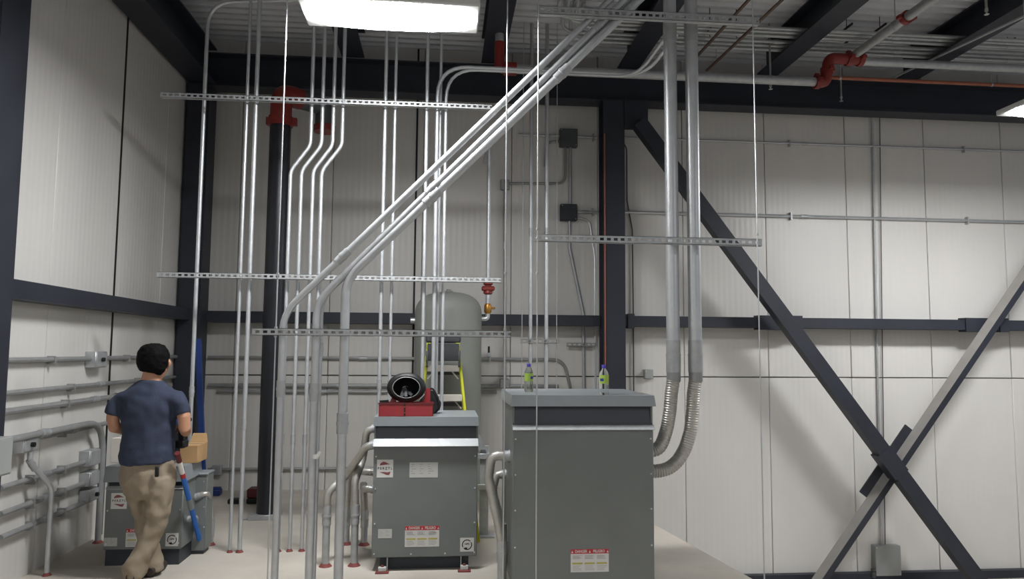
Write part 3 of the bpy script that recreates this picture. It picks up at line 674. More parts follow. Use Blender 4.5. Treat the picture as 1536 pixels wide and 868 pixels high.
for (px, py, Y, lab) in ((1262, 152, 8.75, 'sprinkler head before the girder, under the red elbows'), (1480, 22, 6.6, 'sprinkler head near the picture top, beside the branch pipe'), (1156, 134, 8.1, 'sprinkler head under the grey main')):
    q = W(px, py, Y); t = thing('fire_sprinkler', q, lab, 'sprinkler', 'sprinkler heads')
    MB().tube([q+Vector((0, 0, .06)), (q.x, q.y, ZD)], .012, 8).build('drop_pipe', 'galv_dark', t)
    MB().lathe(q, [(.022, .0), (.024, .004), (.008, .008), (.01, .03), (.016, .035), (.016, .065)], 12).build('deflector', 'galv_dull', t)
# ================================================================== BACK WALL FITTINGS
YW = YB-.03
G = 'conduits on the back wall'
def wallh(label, x0, x1, y, r, xref=None, m='galv_dark', Y=YW, extra=None, straps=(), group=G):
    z = W(xref or (x0+x1)/2, y, Y).z; pts = [(vx(x0, y, Y), Y, z), (vx(x1, y, Y), Y, z)]
    if extra: pts += extra(z)
    t = conduit('conduit', label, pts, r, m, bend=.2, group=group, couple=(.37,), seg=8)
    for px in straps:
        x_ = vx(px, y, Y); MB().box(x_-.01, x_+.01, Y-r-.004, YB, z-r-.03, z+r+.03).build('strap', 'galv_dull', t)
    return t
xcL, xcR = xc-.16, xc+.16
wallh('high thin wall conduit between the slanted bundle and the steel column', 778, 896, 204, .016, straps=(890,), m='galv')
wallh('high thin wall conduit from the steel column to the far end', 935, 1640, 208.5, .014, xref=1000, m='galv', straps=(1184, 1445))
wallh('wall conduit from the dark square box to the steel column', 866, 899, 318, .018, straps=(889,), m='galv')
wallh('wall conduit at shoulder height from the steel column to the far end', 935, 1640, 318.5, .021, xref=960, m='galv', straps=(1186, 1450))
def drop(x, y): return lambda z: [(vx(x, y, YW), YW, W(x, y, YW).z)]
wallh('wall conduit behind the tank that curves down behind the water bottles', 312, 846, 537.5, .02, xref=600, extra=lambda z: [(vx(864, 590, YW), YW, W(864, 620, YW).z)])
wallh('thick wall conduit low behind the uprights', 312, 838, 578.5, .024, xref=600)
wallh('lowest of the wall conduits above the girt shadow, behind the toolbox', 325, 745, 587.5, .019, xref=600)
wallh('wall conduit near the floor beside the black riser', 312, 560, 703, .018, xref=430)
def wallbox(name, label, xa, ya, xb, yb, m, dep=.09, Yw=YB, group=None, cat='box', screws=True):
    a, b = W(xa, yb, Yw-dep), W(xb, ya, Yw-dep)
    t = thing(name, ((a.x+b.x)/2, Yw-dep, a.z), label, cat, group); MB().bbox(a.x, b.x, Yw-dep, Yw-.001, a.z, b.z, .006).build('body', m, t)
    MB().bbox(a.x+.006, b.x-.006, Yw-dep-.006, Yw-dep, a.z+.006, b.z-.006, .003).build('cover', m, t)
    if screws:
        for sx, sz in ((a.x+.02, b.z-.02), (b.x-.02, a.z+.02)): MB().ring((sx, Yw-dep-.007, sz), (0, 1, 0), .006, .005, 6).build('screw', 'screw', t)
    return t
wallbox('junction_box', 'dark square junction box high on the wall beside the column', 840, 193, 866.5, 219, 'fit_dark')
wallbox('junction_box', 'darkest square junction box at mid height beside the column', 841, 306, 866, 330, 'recess')
wallbox('junction_box', 'small grey junction box on the wall under the slanted bundle', 751, 269, 764, 284, 'galv_dark', .06)
wallbox('junction_box', 'small grey junction box just behind the large transformer lid', 750, 568, 764, 582, 'galv_dark', .12)
wallbox('junction_box', 'small pale junction box between the column and thick conduits', 967, 554, 980, 568, 'enclosure', .07)
wallbox('junction_box', 'small steel box near the floor by the corner column', 317, 698, 332, 713, 'galv_dull', .07)
wallbox('enclosure', 'grey enclosure at the foot of the wall under the crossing braces', 1314, 818, 1351, 864, 'enclosure', .1, cat='enclosure')
q = W(1310, 858, YB-.1); t = thing('valve_stub', (q.x, YB-.1, q.z-.05), 'small dark stub beside the grey floor enclosure', 'stub'); MB().lathe((q.x, YB-.1, q.z-.06), [(.03, 0), (.03, .05), (.02, .055), (.02, .08), (.03, .085), (.03, .1)], 10).build('stub', 'fit_dark', t)
V = lambda x, y, Y=YW: Vector((vx(x, y, Y), Y, W(x, y, Y).z))
conduit('conduit', 'wall conduit looping from the high box to the small box', [V(848, 217), V(848, 275), V(764, 275)], .016, 'galv_dark', .12, G, seg=8)
conduit('conduit', 'upright wall conduit joining the two square boxes', [V(855.5, 306), V(855.5, 219)], .022, 'galv_dull', .1, G, seg=8)
conduit('conduit', 'wall conduit leaving the darkest box and kinking aside', [V(854.5, 330), V(854.5, 372), V(875, 470), V(876, 620)], .022, 'galv_dull', .15, G, seg=8)
conduit('conduit', 'wall conduit curving out of the darkest box and straight down', [V(866, 326), V(884, 330), V(892, 385), V(893.5, 620)], .014, 'galv', .2, G, seg=8)
conduit('conduit', 'short wall conduit hooking down from the high square box', [V(840, 212), V(820, 213), V(818, 250)], .018, 'galv_dark', .1, G, seg=8)
conduit('conduit', 'upright wall conduit dropping from the small box to the transformer', [V(757.5, 568), V(756.5, 284)], .017, 'galv_dark', .1, G, couple=(.7,), seg=8)
conduit('cable', 'dark cable hanging on the wall just beyond the steel column', [V(935, 214), V(940, 222), V(940.5, 300), V(948.5, 345), V(950, 470), V(951, 640)], .009, 'fit_dark', .2, None, cat='cable', seg=6)
for (xp, r, lab) in ((796.5, .021, 'upright conduit hanging before the back wall, nearer the slanted bundle'), (820, .023, 'upright conduit hanging before the back wall beside the square boxes')):
    x = vx(xp, 330, 8.4); conduit('conduit', lab, [(x, 8.4, 0), (x, 8.4, ZD)], r, 'galv', .1, 'uprights before the back wall', couple=(.55,), seg=8, foot=True)
for (xa, xb_, y, lab) in ((781, 839, 511.5, 'short slotted rail before the back wall above a water bottle'), (850, 894, 516.5, 'short slotted rail on the back wall beside the column')):
    Yr = 8.36 if xa < 800 else YW-.07
    rail(lab, vx(xa, y, Yr), vx(xb_, y, Yr), Yr, W((xa+xb_)/2, y, Yr).z, .045, m='galv_dark', pitch=.06)
for (xp, lab) in ((783, 'thin rod of the short rail, nearer the tank'), (835, 'thin rod of the short rail, nearer the column')):
    x = vx(xp, 480, 8.38); rod(lab, x, 8.38, .0, ZD, .0055)
xo = vx(907.5, 420, 8.79); conduit('orange_tube', 'thin orange tube running down the face of the steel column', [(xo, 8.79, .6), (xo, 8.79, W(907, 200, 8.79).z)], .009, 'copper', .1, None, couple=(.3, .62), cat='pipe', seg=8, cm='copper')
# right hand wall uprights
zt = W(1308, 176, YW).z
A_ = WZ(1345, 146, 4.95)
conduit('conduit', 'upright wall conduit bending back under the roof above the enclosure', [V(1322.5, 830), V(1320, 700), V(1316.5, 560), V(1308.5, 185), Vector((V(1308.5, 185).x, YW-.2, V(1308, 150).z+.15)), Vector((V(1308.5, 185).x+.1, 6.0, 5.05))], .014, 'galv_dull', .22, G, couple=(.3,), seg=8)
conduit('conduit', 'dark thin upright wall line beside the bent conduit', [V(1328, 830), V(1324, 560), V(1319.5, 168)], .007, 'fit_dark', .1, G, seg=6)
# ================================================================== LEFT WALL FITTINGS
XW = XL+.04
G = 'conduits on the left wall'
U = lambda x, y, X=XW: WX(x, y, X)
def wallL(label, a, b, r, extra=(), straps=(), m='galv_dark'):
    A, B = U(*a), U(*b); z = (A.z+B.z)/2; dz = 0
    A.z = z; B.z = z
    t = conduit('conduit', label, [A, B] + [Vector(e) for e in extra], r, m, .25, G, couple=(.45,), seg=8)
    for f in straps:
        q = A.lerp(B, f); MB().box(XL, XW+r+.004, q.y-.01, q.y+.01, z-r-.018, z+r+.006).build('strap', 'galv_dark', t)
    return t
yE = 9.2
def toend(p): q = U(*p); return p
wallL('topmost conduit on the left wall, passing the steel switch box', (0, 541.5), (268, 534), .02, straps=(.2, .6, .8))
wallL('second conduit from the top on the left wall', (0, 589), (262, 566), .019, straps=(.3, .7))
wallL('third conduit from the top on the left wall', (-10, 623), (255, 581), .023, straps=(.3, .6))
A = U(-5, 661); B = U(128, 634); zA = (A.z+B.z)/2; fl = U(135.5, 820)
t = conduit('conduit', 'left wall conduit with a large bend down to the floor', [(XW+.06, A.y, zA), (XW+.06, fl.y, zA), (XW+.06, fl.y, 0)], .026, 'galv_dark', .3, G, couple=(.2,), foot=True)
wallL('short conduit from the grey outlet box to the worker, left wall', (62, 652), (160, 637), .02, straps=(.3,))
bx = U(140, 700)
for (a, b, lab) in (((0, 733), (134, 690), 'upper of the three conduits ending at the stacked wall boxes'), ((0, 772), (134, 721), 'middle of the three conduits ending at the stacked wall boxes'), ((0, 808), (134, 749), 'lower of the three conduits ending at the stacked wall boxes')):
    wallL(lab, a, b, .022, straps=(.3, .65))
def wallboxL(label, xa, ya, xb, yb, m, dep=.08, name='wall_box', toggle=False):
    q0, q1 = U(xa, yb, XL+dep), U(xb, ya, XL+dep); z0 = U((xa+xb)/2, yb, XL+dep).z; z1 = U((xa+xb)/2, ya, XL+dep).z
    t = thing(name, (XL+dep/2, (q0.y+q1.y)/2, z0), label, 'box', 'boxes on the left wall')
    MB().bbox(XL, XL+dep, q0.y, q1.y, z0, z1, .005).build('body', m, t); MB().bbox(XL+dep, XL+dep+.006, q0.y+.008, q1.y-.008, z0+.008, z1-.008, .003).build('cover', 'galv', t)
    if toggle: MB().ring((XL+dep+.015, (q0.y+q1.y)/2, (z0+z1)/2), (1, 0, 0), .018, .03, 8).build('switch_knob', 'black', t)
    return t
wallboxL('steel switch box on the topmost left wall conduit', 143, 527, 161, 551, 'galv', .09, toggle=True)
wallboxL('steel outlet box with a bent conduit hanging from it', 35, 656, 57, 677, 'galv', .1, toggle=True)
wallboxL('uppermost of the stacked grey boxes on the left wall', 134, 674, 153, 697, 'galv_dull', .09)
wallboxL('middle of the stacked grey boxes on the left wall', 134, 706, 152, 727, 'galv_dull', .09)
wallboxL('lowest of the stacked grey boxes, with a black knob', 134, 732, 151, 750, 'galv_dull', .09, toggle=True)
p0 = U(46, 677, XL+.08); p1 = U(61, 730, XL+.08); p2 = U(61, 868, XL+.22)
conduit('conduit', 'bent pale conduit dropping from the outlet box to the floor', [p0, p0-Vector((0, 0, .08)), Vector((XL+.16, p1.y, p1.z)), Vector((XL+.16, p1.y, 0))], .019, 'galv', .15, G, couple=(.1,), foot=True)
q = U(2, 683, XL+.22); t = thing('wall_panel_box', (XL+.3, q.y-.3, q.z-.2), 'edge of a grey panel box cut by the picture edge', 'panel box')
MB().bbox(XL+.21, XL+.3, q.y-.45, q.y-.02, U(2, 711, XL+.25).z, U(2, 655, XL+.25).z, .006).build('body', 'enclosure', t)
MB().bbox(XL+.3, XL+.306, q.y-.43, q.y-.04, U(2, 708, XL+.25).z, U(2, 658, XL+.25).z, .003).build('cover', 'enclosure', t)
# ================================================================== TANK, VALVE TRAIN, LADDER
YT = 8.0; rT = (vx(722, 520, YT)-vx(621.5, 520, YT))/2; xT = (vx(722, 520, YT)+vx(621.5, 520, YT))/2; zT = W(671, 438, YT).z
t = thing('pressure_tank', (xT, YT, 0), 'tall round grey tank with a domed top', 'tank')
hd = .22; prof = [(rT, .12)] + [(rT, z) for z in (.8, 1.5, zT-hd)] + [(rT*math.cos(q)**.72, zT-hd+hd*math.sin(q)) for q in [PI/2*k/9 for k in range(1, 9)]] + [(.03, zT)]
MB().lathe((xT, YT, 0), prof, 40).build('shell', 'tank_grey', t)
MB().lathe((xT, YT, 0), [(rT*.9, 0), (rT*.9, .14)], 32).build('skirt', 'tank_grey', t)
MB().lathe((xT, YT, zT-.01), [(.05, 0), (.05, .02), (.025, .025), (.025, .04)], 12).build('top_plug', 'tank_grey', t)
q = W(617, 480, YT-.1); MB().ring((xT-rT-.01, YT, q.z), (1, 0, 0), .03, .07, 10).build('side_port', 'galv', t)
xv = vx(732, 440, YT); v = thing('valve_pipe', (xv, YT, W(732, 478, YT).z), 'upright pipe with red and brass valves beside the tank', 'pipe')
zv = W(730, 478, YT).z
MB().tube(fillet([(xT+rT-.005, YT, zv), (xv, YT, zv), (xv, YT, W(732, 212, YT).z), (xv, YT+.9, W(732, 212, YT).z)], .08, 7), .024, 12).build('pipe', 'galv', v)
zr0 = W(733, 432, YT).z
MB().lathe((xv, YT, zr0-.07), [(.03, 0), (.05, .01), (.05, .03), (.036, .05), (.036, .1), (.052, .11), (.052, .13), (.03, .14)], 14).bbox(xv-.07, xv+.07, YT-.05, YT+.05, zr0-.03, zr0+.02, .015).build('red_valve', 'red_fit', v)
zb0 = W(733, 462, YT).z
MB().lathe((xv, YT, zb0-.06), [(.028, 0), (.04, .02), (.04, .09), (.028, .11)], 12).bbox(xv+.02, xv+.08, YT-.02, YT+.02, zb0-.01, zb0+.012, .006).build('brass_valve', 'brass', v)
q = W(733, 530, YW-.03); g_ = thing('drain_valve', q, 'small black handled valve on the wall beside the tank', 'valve')
MB().bbox(q.x-.02, q.x+.02, YW-.05, YB, q.z-.04, q.z+.01, .005).build('body', 'galv', g_); MB().bbox(q.x-.012, q.x+.012, YW-.07, YW-.05, q.z+.01, q.z+.09, .005).build('handle', 'black', g_)
MB().tube(fillet([(q.x+.015, YW-.03, q.z-.03), (q.x+.015, YW-.03, q.z-.12), (q.x-.06, YW-.03, q.z-.12)], .02, 4), .008, 8).build('spout', 'galv', g_)
# ladder
YLd = 7.15; zl = lambda y: W(668, y, YLd).z
def lx(x, y): return W(x, y, YLd).x
lt = thing('stepladder', (lx(668, 600), YLd, 0), 'yellow fibreglass stepladder before the tank', 'ladder')
ztop = zl(500); xa_t, xb_t = lx(642, 515), lx(688, 515)
slope = (lx(697, 610)-xb_t)/(zl(515)-zl(610))
xlo, xro = xa_t - slope*(zl(515)), xb_t + slope*(zl(515))
MB().bbox(xa_t-.02, xb_t+.02, YLd-.1, YLd+.2, zl(514), ztop, .015).build('top_cap', 'lad_dark', lt)
for (xt_, xo_) in ((xa_t+.01, xlo), (xb_t-.01, xro)):
    MB().bar((xo_, YLd-.45, 0), (xt_, YLd+.0, zl(508)), .022, .075, (0, 1, 0)).build('rail', 'yellow', lt)
    MB().bar((xo_, YLd+.75, 0), (xt_, YLd+.15, zl(508)), .026, .05, (0, 1, 0)).build('rear_rail', 'yellow', lt)
    MB().bbox(xt_-.02, xt_+.02, YLd-.09, YLd-.01, zl(525), zl(514), .006).build('cap_clip', 'yellow', lt)
for yy in (552, 595, 640, 690):
    z = zl(yy); f = 1 - z/zl(508)
    xa, xb_ = xa_t+.01+(xlo-xa_t)*f, xb_t-.01+(xro-xb_t)*f; ys_ = YLd-.45*f
    MB().bbox(xa+.014, xb_-.014, ys_-.045, ys_+.045, z-.03, z+.03, .004).build('step', 'alu', lt)
    for s_, xx in ((1, xa+.02), (-1, xb_-.02)): MB().bar((xx, ys_, z-.1), (xx+s_*.06, ys_, z-.03), .012, .012, (0, 1, 0)).build('step_brace', 'alu', lt)
for yy in (560, 610, 660):
    z = zl(yy); f = 1 - z/zl(508); xa, xb_ = xa_t+(xlo-xa_t)*f, xb_t+(xro-xb_t)*f
    MB().bbox(xa+.01, xb_-.01, YLd+.15+.6*f-.012, YLd+.15+.6*f+.012, z-.02, z+.02, .004).build('rear_brace', 'lad_dark', lt)
MB().bbox(xa_t-.004, xb_t+.004, YLd-.11, YLd-.05, zl(541), zl(515), .004).build('tool_tray', 'lad_dark', lt)
for xx in (xa_t-.006, xb_t+.006): MB().bar((xx, YLd-.14, zl(549)), (xx, YLd-.09, zl(527)), .022, .04, (0, 1, 0)).build('rail_sleeve', 'lad_dark', lt)
# steel stand behind the middle transformer
YS = 6.9; sx_ = lambda x, y=700: W(x, y, YS).x
st = thing('pipe_stand', (sx_(728), YS, 0), 'galvanised strut stand between the two large transformers', 'stand')
ztp = W(725, 668, YS).z
MB().bbox(sx_(720), sx_(733), YS-.02, YS+.02, .02, ztp, .003).build('post', 'galv_dull', st)
for yy in (683, 729): MB().bbox(sx_(712), sx_(735), YS-.05, YS-.02, W(725, yy+4, YS).z, W(725, yy-4, YS).z, .003).build('cross_strut', 'galv', st)
MB().prism([(sx_(717), YS-.06, W(717, 648, YS).z), (sx_(729), YS-.06, W(729, 672, YS).z), (sx_(717), YS-.06, W(717, 674, YS).z)], (0, .01, 0)).build('bracket', 'galv_dull', st)
MB().bbox(sx_(712), sx_(742), YS-.07, YS+.07, 0, .02).build('foot_plate', 'galv_dull', st)
# ================================================================== THINGS ON THE LIDS
zt1 = zz(625)
def Q(x, y, Y): return W(x, y, Y)
YTB = Y1+.03
xa, xb_ = W(568, 615, YTB).x, W(649.5, 615, YTB).x; zh = W(600, 604.5, YTB).z
tb = thing('toolbox', ((xa+xb_)/2, YTB+.1, zt1), 'open red metal toolbox on the middle transformer', 'toolbox')
w_ = .003
b = MB(); b.box(xa, xb_, YTB, YTB+w_, zt1, zh); b.box(xa, xb_, YTB+.2-w_, YTB+.2, zt1, zh); b.box(xa, xa+w_, YTB, YTB+.2, zt1, zh); b.box(xb_-w_, xb_, YTB, YTB+.2, zt1, zh); b.box(xa, xb_, YTB, YTB+.2, zt1, zt1+w_)
b.build('body', 'red_box', tb)
MB().box(xa-.004, xb_+.004, YTB-.004, YTB+.006, zh-.008, zh+.004).build('front_rim', 'maroon', tb)
xm = W(607, 615, YTB).x
MB().box(xm-.005, xm+.005, YTB-.005, YTB, zt1+.01, zh).build('hinge', 'black', tb)
for dz in (.03, .075): MB().ring((xm, YTB-.006, zt1+dz), (0, 1, 0), .004, .006, 8).build('rivet', 'brass', tb)
MB().prism([(W(633, 604, YTB+.12).x, YTB+.12, zh-.02), (W(645.5, 604, YTB+.12).x, YTB+.12, zh-.02), (W(645.5, 582, YTB+.12).x, YTB+.12, W(645, 582, YTB+.12).z), (W(639, 582, YTB+.12).x, YTB+.12, W(640, 582, YTB+.12).z)], (0, .012, 0)).build('open_lid', 'red_box', tb)
MB().prism([(W(583, 604, YTB+.1).x, YTB+.1, zh-.02), (W(597, 604, YTB+.1).x, YTB+.1, zh-.02), (W(590, 591, YTB+.1).x, YTB+.1, W(590, 591, YTB+.1).z)], (0, .012, 0)).build('open_lid', 'maroon', tb)
# hard hat lying on its back: open side towards the camera
hc = W(609.5, 581, YTB+.09); ra, rb = (W(639, 580, hc.y).x-W(580.5, 580, hc.y).x)/2, (W(609, 559, hc.y).z-W(609, 604, hc.y).z)/2
hh = thing('hard_hat', Vector((hc.x, hc.y, zh)), 'black hard hat tipped over on the toolbox, inside showing', 'hat')
def ell(prof, n=36):        # prof: (scale, y offset)
    vs = []; fs = []
    for sc_, dy in prof: vs += [hc + Vector((ra*sc_*math.cos(2*PI*k/n), dy, rb*sc_*math.sin(2*PI*k/n))) for k in range(n)]
    for i in range(len(prof)-1): fs += [(i*n+k, i*n+(k+1) % n, (i+1)*n+(k+1) % n, (i+1)*n+k) for k in range(n)]
    return vs, fs
vs, fs = ell([(.70, .012), (.72, -.004), (.8, -.008), (.97, .006), (1.0, .014), (.97, .02), (.8, .014)]); MB().add(vs, fs).build('brim', 'black', hh)
vs, fs = ell([(.8, .014), (.78, .06), (.7, .12), (.5, .165), (.2, .185), (.02, .188)]); MB().add(vs, fs).build('shell', 'black', hh)
vs, fs = ell([(.7, .01), (.685, .06), (.6, .115), (.4, .15), (.02, .17)]); MB().add(vs, fs).build('liner', 'black_cloth', hh)
vs, fs = ell([(.70, .008), (.72, -.012), (.69, -.014), (.67, .01)]); MB().add(vs, fs).build('head_band', 'galv_dark', hh)
for (u0, v0, u1, v1) in ((-.25, -.62, -.12, .05), (.0, -.6, -.1, .08), (.3, -.5, -.02, -.25), (-.12, .05, .0, -.3), (-.3, -.5, .25, -.35)):
    MB().bar(hc+Vector((ra*u0, .01, rb*v0)), hc+Vector((ra*u1, .05, rb*v1)), .022, .006, (0, 1, 0)).build('strap', 'lad_dark', hh)
# black bag
def blob(name, m, parent, c, rx, ry, rz, amp=.18, fr=9.0, seed=0, nu=28, nv=18):
    vs = []; fs = []
    for j in range(nv+1):
        th = PI*j/nv
        for i in range(nu):
            ph = 2*PI*i/nu; n = Vector((math.sin(th)*math.cos(ph), math.sin(th)*math.sin(ph), math.cos(th)))
            k = 1+amp*noise.noise(n*fr*.35+Vector((seed, seed*.7, 0)))+amp*.4*noise.noise(n*fr+Vector((seed, 0, 3)))
            vs.append(Vector(c)+Vector((n.x*rx, n.y*ry, n.z*rz))*k)
    for j in range(nv):
        for i in range(nu): fs.append((j*nu+i, j*nu+(i+1) % nu, (j+1)*nu+(i+1) % nu, (j+1)*nu+i))
    return MB().add(vs, fs).build(name, m, parent, angle=70)
bc = W(648, 601, YTB+.3); bg = thing('tool_bag', (bc.x, bc.y, zt1), 'black cloth tool bag slumped behind the red toolbox', 'bag')
mbv = [(W(x_, y_, bc.y).x, W(x_, y_, bc.y).z) for x_, y_ in ((629, 600), (643, 586), (649, 585), (655, 595), (662, 603), (661, 611), (654, 621), (630, 621))]
bb = MB().prism([(x_, bc.y-.06, max(z_, zt1+.002)) for x_, z_ in mbv], (0, .12, 0)).build('body', 'black_cloth', bg, angle=80)
md = bb.modifiers.new('bevel', 'BEVEL'); md.width = .02; md.segments = 3
MB().tube(fillet([W(640, 590, bc.y-.05), W(648, 580, bc.y-.06), W(657, 596, bc.y-.07), W(659, 612, bc.y-.06)], .05, 6), .008, 8).build('handle', 'black_cloth', bg)
q = W(575, 602, YTB+.05); hdl = thing('hammer_handle', q, 'dark tool grip sticking over the toolbox rim', 'tool'); MB().bar(W(569.5, 602.5, YTB+.04), W(583, 601.5, YTB+.05), .02, .022).build('grip', 'black', hdl)
# bottles
def bottle(label, px, ybase, ytop, Yb):
    q = W(px, ybase, Yb); zb = z2(592.5); h = W(px, ytop, Yb).z - zb; c = (q.x, Yb, zb); R = .034
    t = thing('water_bottle', c, label, 'bottle', 'water bottles on the large transformer')
    pf = [(R*.8, .0), (R*.98, .01)] + [(R*(.96+.04*(k % 2)), .01+h*.05*(k+1)) for k in range(8)] + [(R, h*.62), (R*.92, h*.72), (R*.62, h*.82), (R*.4, h*.87), (R*.38, h*.9)]
    MB().lathe(c, pf, 24).build('body', 'pet', t)
    MB().lathe(c, [(R*.42, h*.885), (R*.44, h*.89), (R*.44, h*.99), (R*.4, h)], 20).build('cap', 'cap_purple', t)
    # wrap-around label, open tube
    n = 24; vs = []; fs = []
    for z in (h*.38, h*.66): vs += [Vector(c)+Vector((R*1.03*math.cos(2*PI*k/n), R*1.03*math.sin(2*PI*k/n), z)) for k in range(n)]
    fs = [(k, (k+1) % n, n+(k+1) % n, n+k) for k in range(n) if 12 < k < 22]
    lb = MB().add(vs, fs).build('label', 'label_green', t)
    vs = []; 
    for z in (h*.46, h*.55): vs += [Vector(c)+Vector((R*1.05*math.cos(2*PI*k/n), R*1.05*math.sin(2*PI*k/n), z)) for k in range(n)]
    k0 = 19 if px < 850 else 14
    MB().add(vs, [(k, (k+1) % n, n+(k+1) % n, n+k) for k in range(k0, k0+3)]).build('label_badge', 'label_blue', lb)
bottle('clear purple-capped water bottle by the hanger rod', 793, 585, 545, Y2F+.42)
bottle('clear purple-capped water bottle before the steel column', 906, 591.5, 547, Y2F+.06)
# ================================================================== FLOOR ITEMS, POLES
q = WZ(319, 744, 0); t = thing('plastic_case', (q.x, q.y, 0), 'small blue plastic case on the floor by the back wall', 'case')
MB().bbox(q.x-.07, q.x+.075, q.y, q.y+.12, 0, .075, .012).build('body', 'navy_blue', t); MB().bbox(q.x-.06, q.x+.065, q.y+.01, q.y+.11, .075, .09, .008).build('lid', 'navy_blue', t)
q = WZ(366, 756, 0); t = thing('tool_case', (q.x, q.y, 0), 'dark red and black tool case on the floor beside the black riser', 'case')
MB().bbox(q.x+.02, q.x+.26, q.y, q.y+.2, 0, .06, .012).build('body', 'black', t); MB().bbox(q.x+.02, q.x+.26, q.y+.01, q.y+.19, .06, .16, .012).build('lid', 'maroon', t)
MB().bbox(q.x-.18, q.x-.02, q.y+.0, q.y+.1, 0, .055, .012).build('grip', 'black', t)
# blue pole leaning beside the worker
a, b = WZ(303, 826, 0), W(267, 684, WZ(303, 826, 0).y-.78)
a.z = .0; pl = thing('conduit_bender', a, 'blue pole with red and white grip leaning beside the worker', 'pole')
seg_ = [(0, .30, 'blue', .02), (.30, .52, 'blue', .019), (.52, .70, 'blue', .019), (.70, .80, 'blue', .018), (.80, .84, 'sticker_red', .019), (.84, .94, 'tape', .018), (.94, 1.0, 'maroon', .02)]
MB().tube([a.lerp(b, .0)+Vector((0, 0, .012)), a.lerp(b, .8)], .0195, 14).build('shaft', 'blue', pl)
MB().tube([a.lerp(b, .48), a.lerp(b, .58)], .0215, 14).build('sleeve', 'lid_grey', pl)
MB().tube([a.lerp(b, .8), a.lerp(b, .84)], .0195, 14).build('red_band', 'sticker_red', pl)
MB().tube([a.lerp(b, .84), a.lerp(b, .95)], .018, 14).build('white_grip', 'tape', pl)
MB().tube([a.lerp(b, .95), a.lerp(b, 1.03)], .02, 14).build('end_cap', 'maroon', pl)
MB().tube([a.lerp(b, .0)+Vector((0, 0, .012)), a.lerp(b, .05)], .022, 14).build('shoe', 'lid_grey', pl)
# tall blue pole in the corner
Yp = 7.2; a, b = W(304.5, 711, Yp), W(297.5, 508, Yp); d = (b-a).normalized(); base = a - d*(a.z/d.z)
t = thing('blue_pole', base, 'tall dark blue pole leaning in the wall corner', 'pole'); MB().bar(base, b, .05, .03, (0, 1, 0)).build('shaft', 'navy_blue', t); MB().bar(b, b+d*.03, .04, .024, (0, 1, 0)).build('end_cap', 'black', t)
# ================================================================== WORKER
YP = WZ(212, 866, 0).y
s_px = (W(260, 600, YP).x-W(200, 600, YP).x)/60
def PP(x, y, dy=0): q = W(x, y, YP); q.y += dy; return q
def rings(mb, R, n=18, side=None):     # R: (centre, half width, half depth); rings perpendicular to the path
    cs = [Vector(r[0]) for r in R]; vs = []
    for i, (c, a_, b_) in enumerate(R):
        t_ = (cs[min(i+1, len(cs)-1)]-cs[max(i-1, 0)]).normalized()
        sx = Vector((1, 0, 0)) if side is None else Vector(side); sx = (sx - t_*sx.dot(t_)).normalized(); sy = t_.cross(sx)
        vs += [cs[i] + sx*a_*math.cos(2*PI*k/n) + sy*b_*math.sin(2*PI*k/n) for k in range(n)]
    m_ = len(R)
    fs = [(i*n+k, i*n+(k+1) % n, (i+1)*n+(k+1) % n, (i+1)*n+k) for i in range(m_-1) for k in range(n)] + [tuple(range(n-1, -1, -1)), tuple((m_-1)*n+k for k in range(n))]
    return mb.add(vs, fs)
def fuse(o, vox, sm=6, disp=None):
    r = o.modifiers.new('fuse', 'REMESH'); r.mode = 'VOXEL'; r.voxel_size = vox; r.use_smooth_shade = True
    s_ = o.modifiers.new('smooth', 'SMOOTH'); s_.factor = .5; s_.iterations = sm
    if disp:
        tx = bpy.data.textures.new('folds', 'CLOUDS'); tx.noise_scale = disp[1]; tx.noise_depth = 1
        d_ = o.modifiers.new('folds', 'DISPLACE'); d_.texture = tx; d_.strength = disp[0]; d_.mid_level = .5
def px_(n): return n*s_px
wk = thing('person', (PP(212, 866).x, YP, 0), 'worker in navy t-shirt and khaki trousers seen from behind, head turned aside', 'person')
# body: one skin surface
bd = MB()
hx, hy = 231, 541
head = [(PP(hx-4, 572, .03), px_(11), .055), (PP(hx-2, 562, .03), px_(15), .07), (PP(hx, 553, .03), px_(19), .085), (PP(hx, 543, .02), px_(21), .095), (PP(hx, 532, .015), px_(21), .098), (PP(hx, 524, .015), px_(18), .085), (PP(hx, 519, .015), px_(11), .055)]
rings(bd, head)
rings(bd, [(PP(225, 580, 0), px_(20), .06), (PP(226, 568, .005), px_(14), .056), (PP(228, 556, .015), px_(13), .056)])
rings(bd, [(PP(223, 690), px_(38), .115), (PP(223, 650), px_(36), .115), (PP(224, 610), px_(39), .115), (PP(225, 592), px_(34), .08), (PP(225, 577), px_(18), .05)])
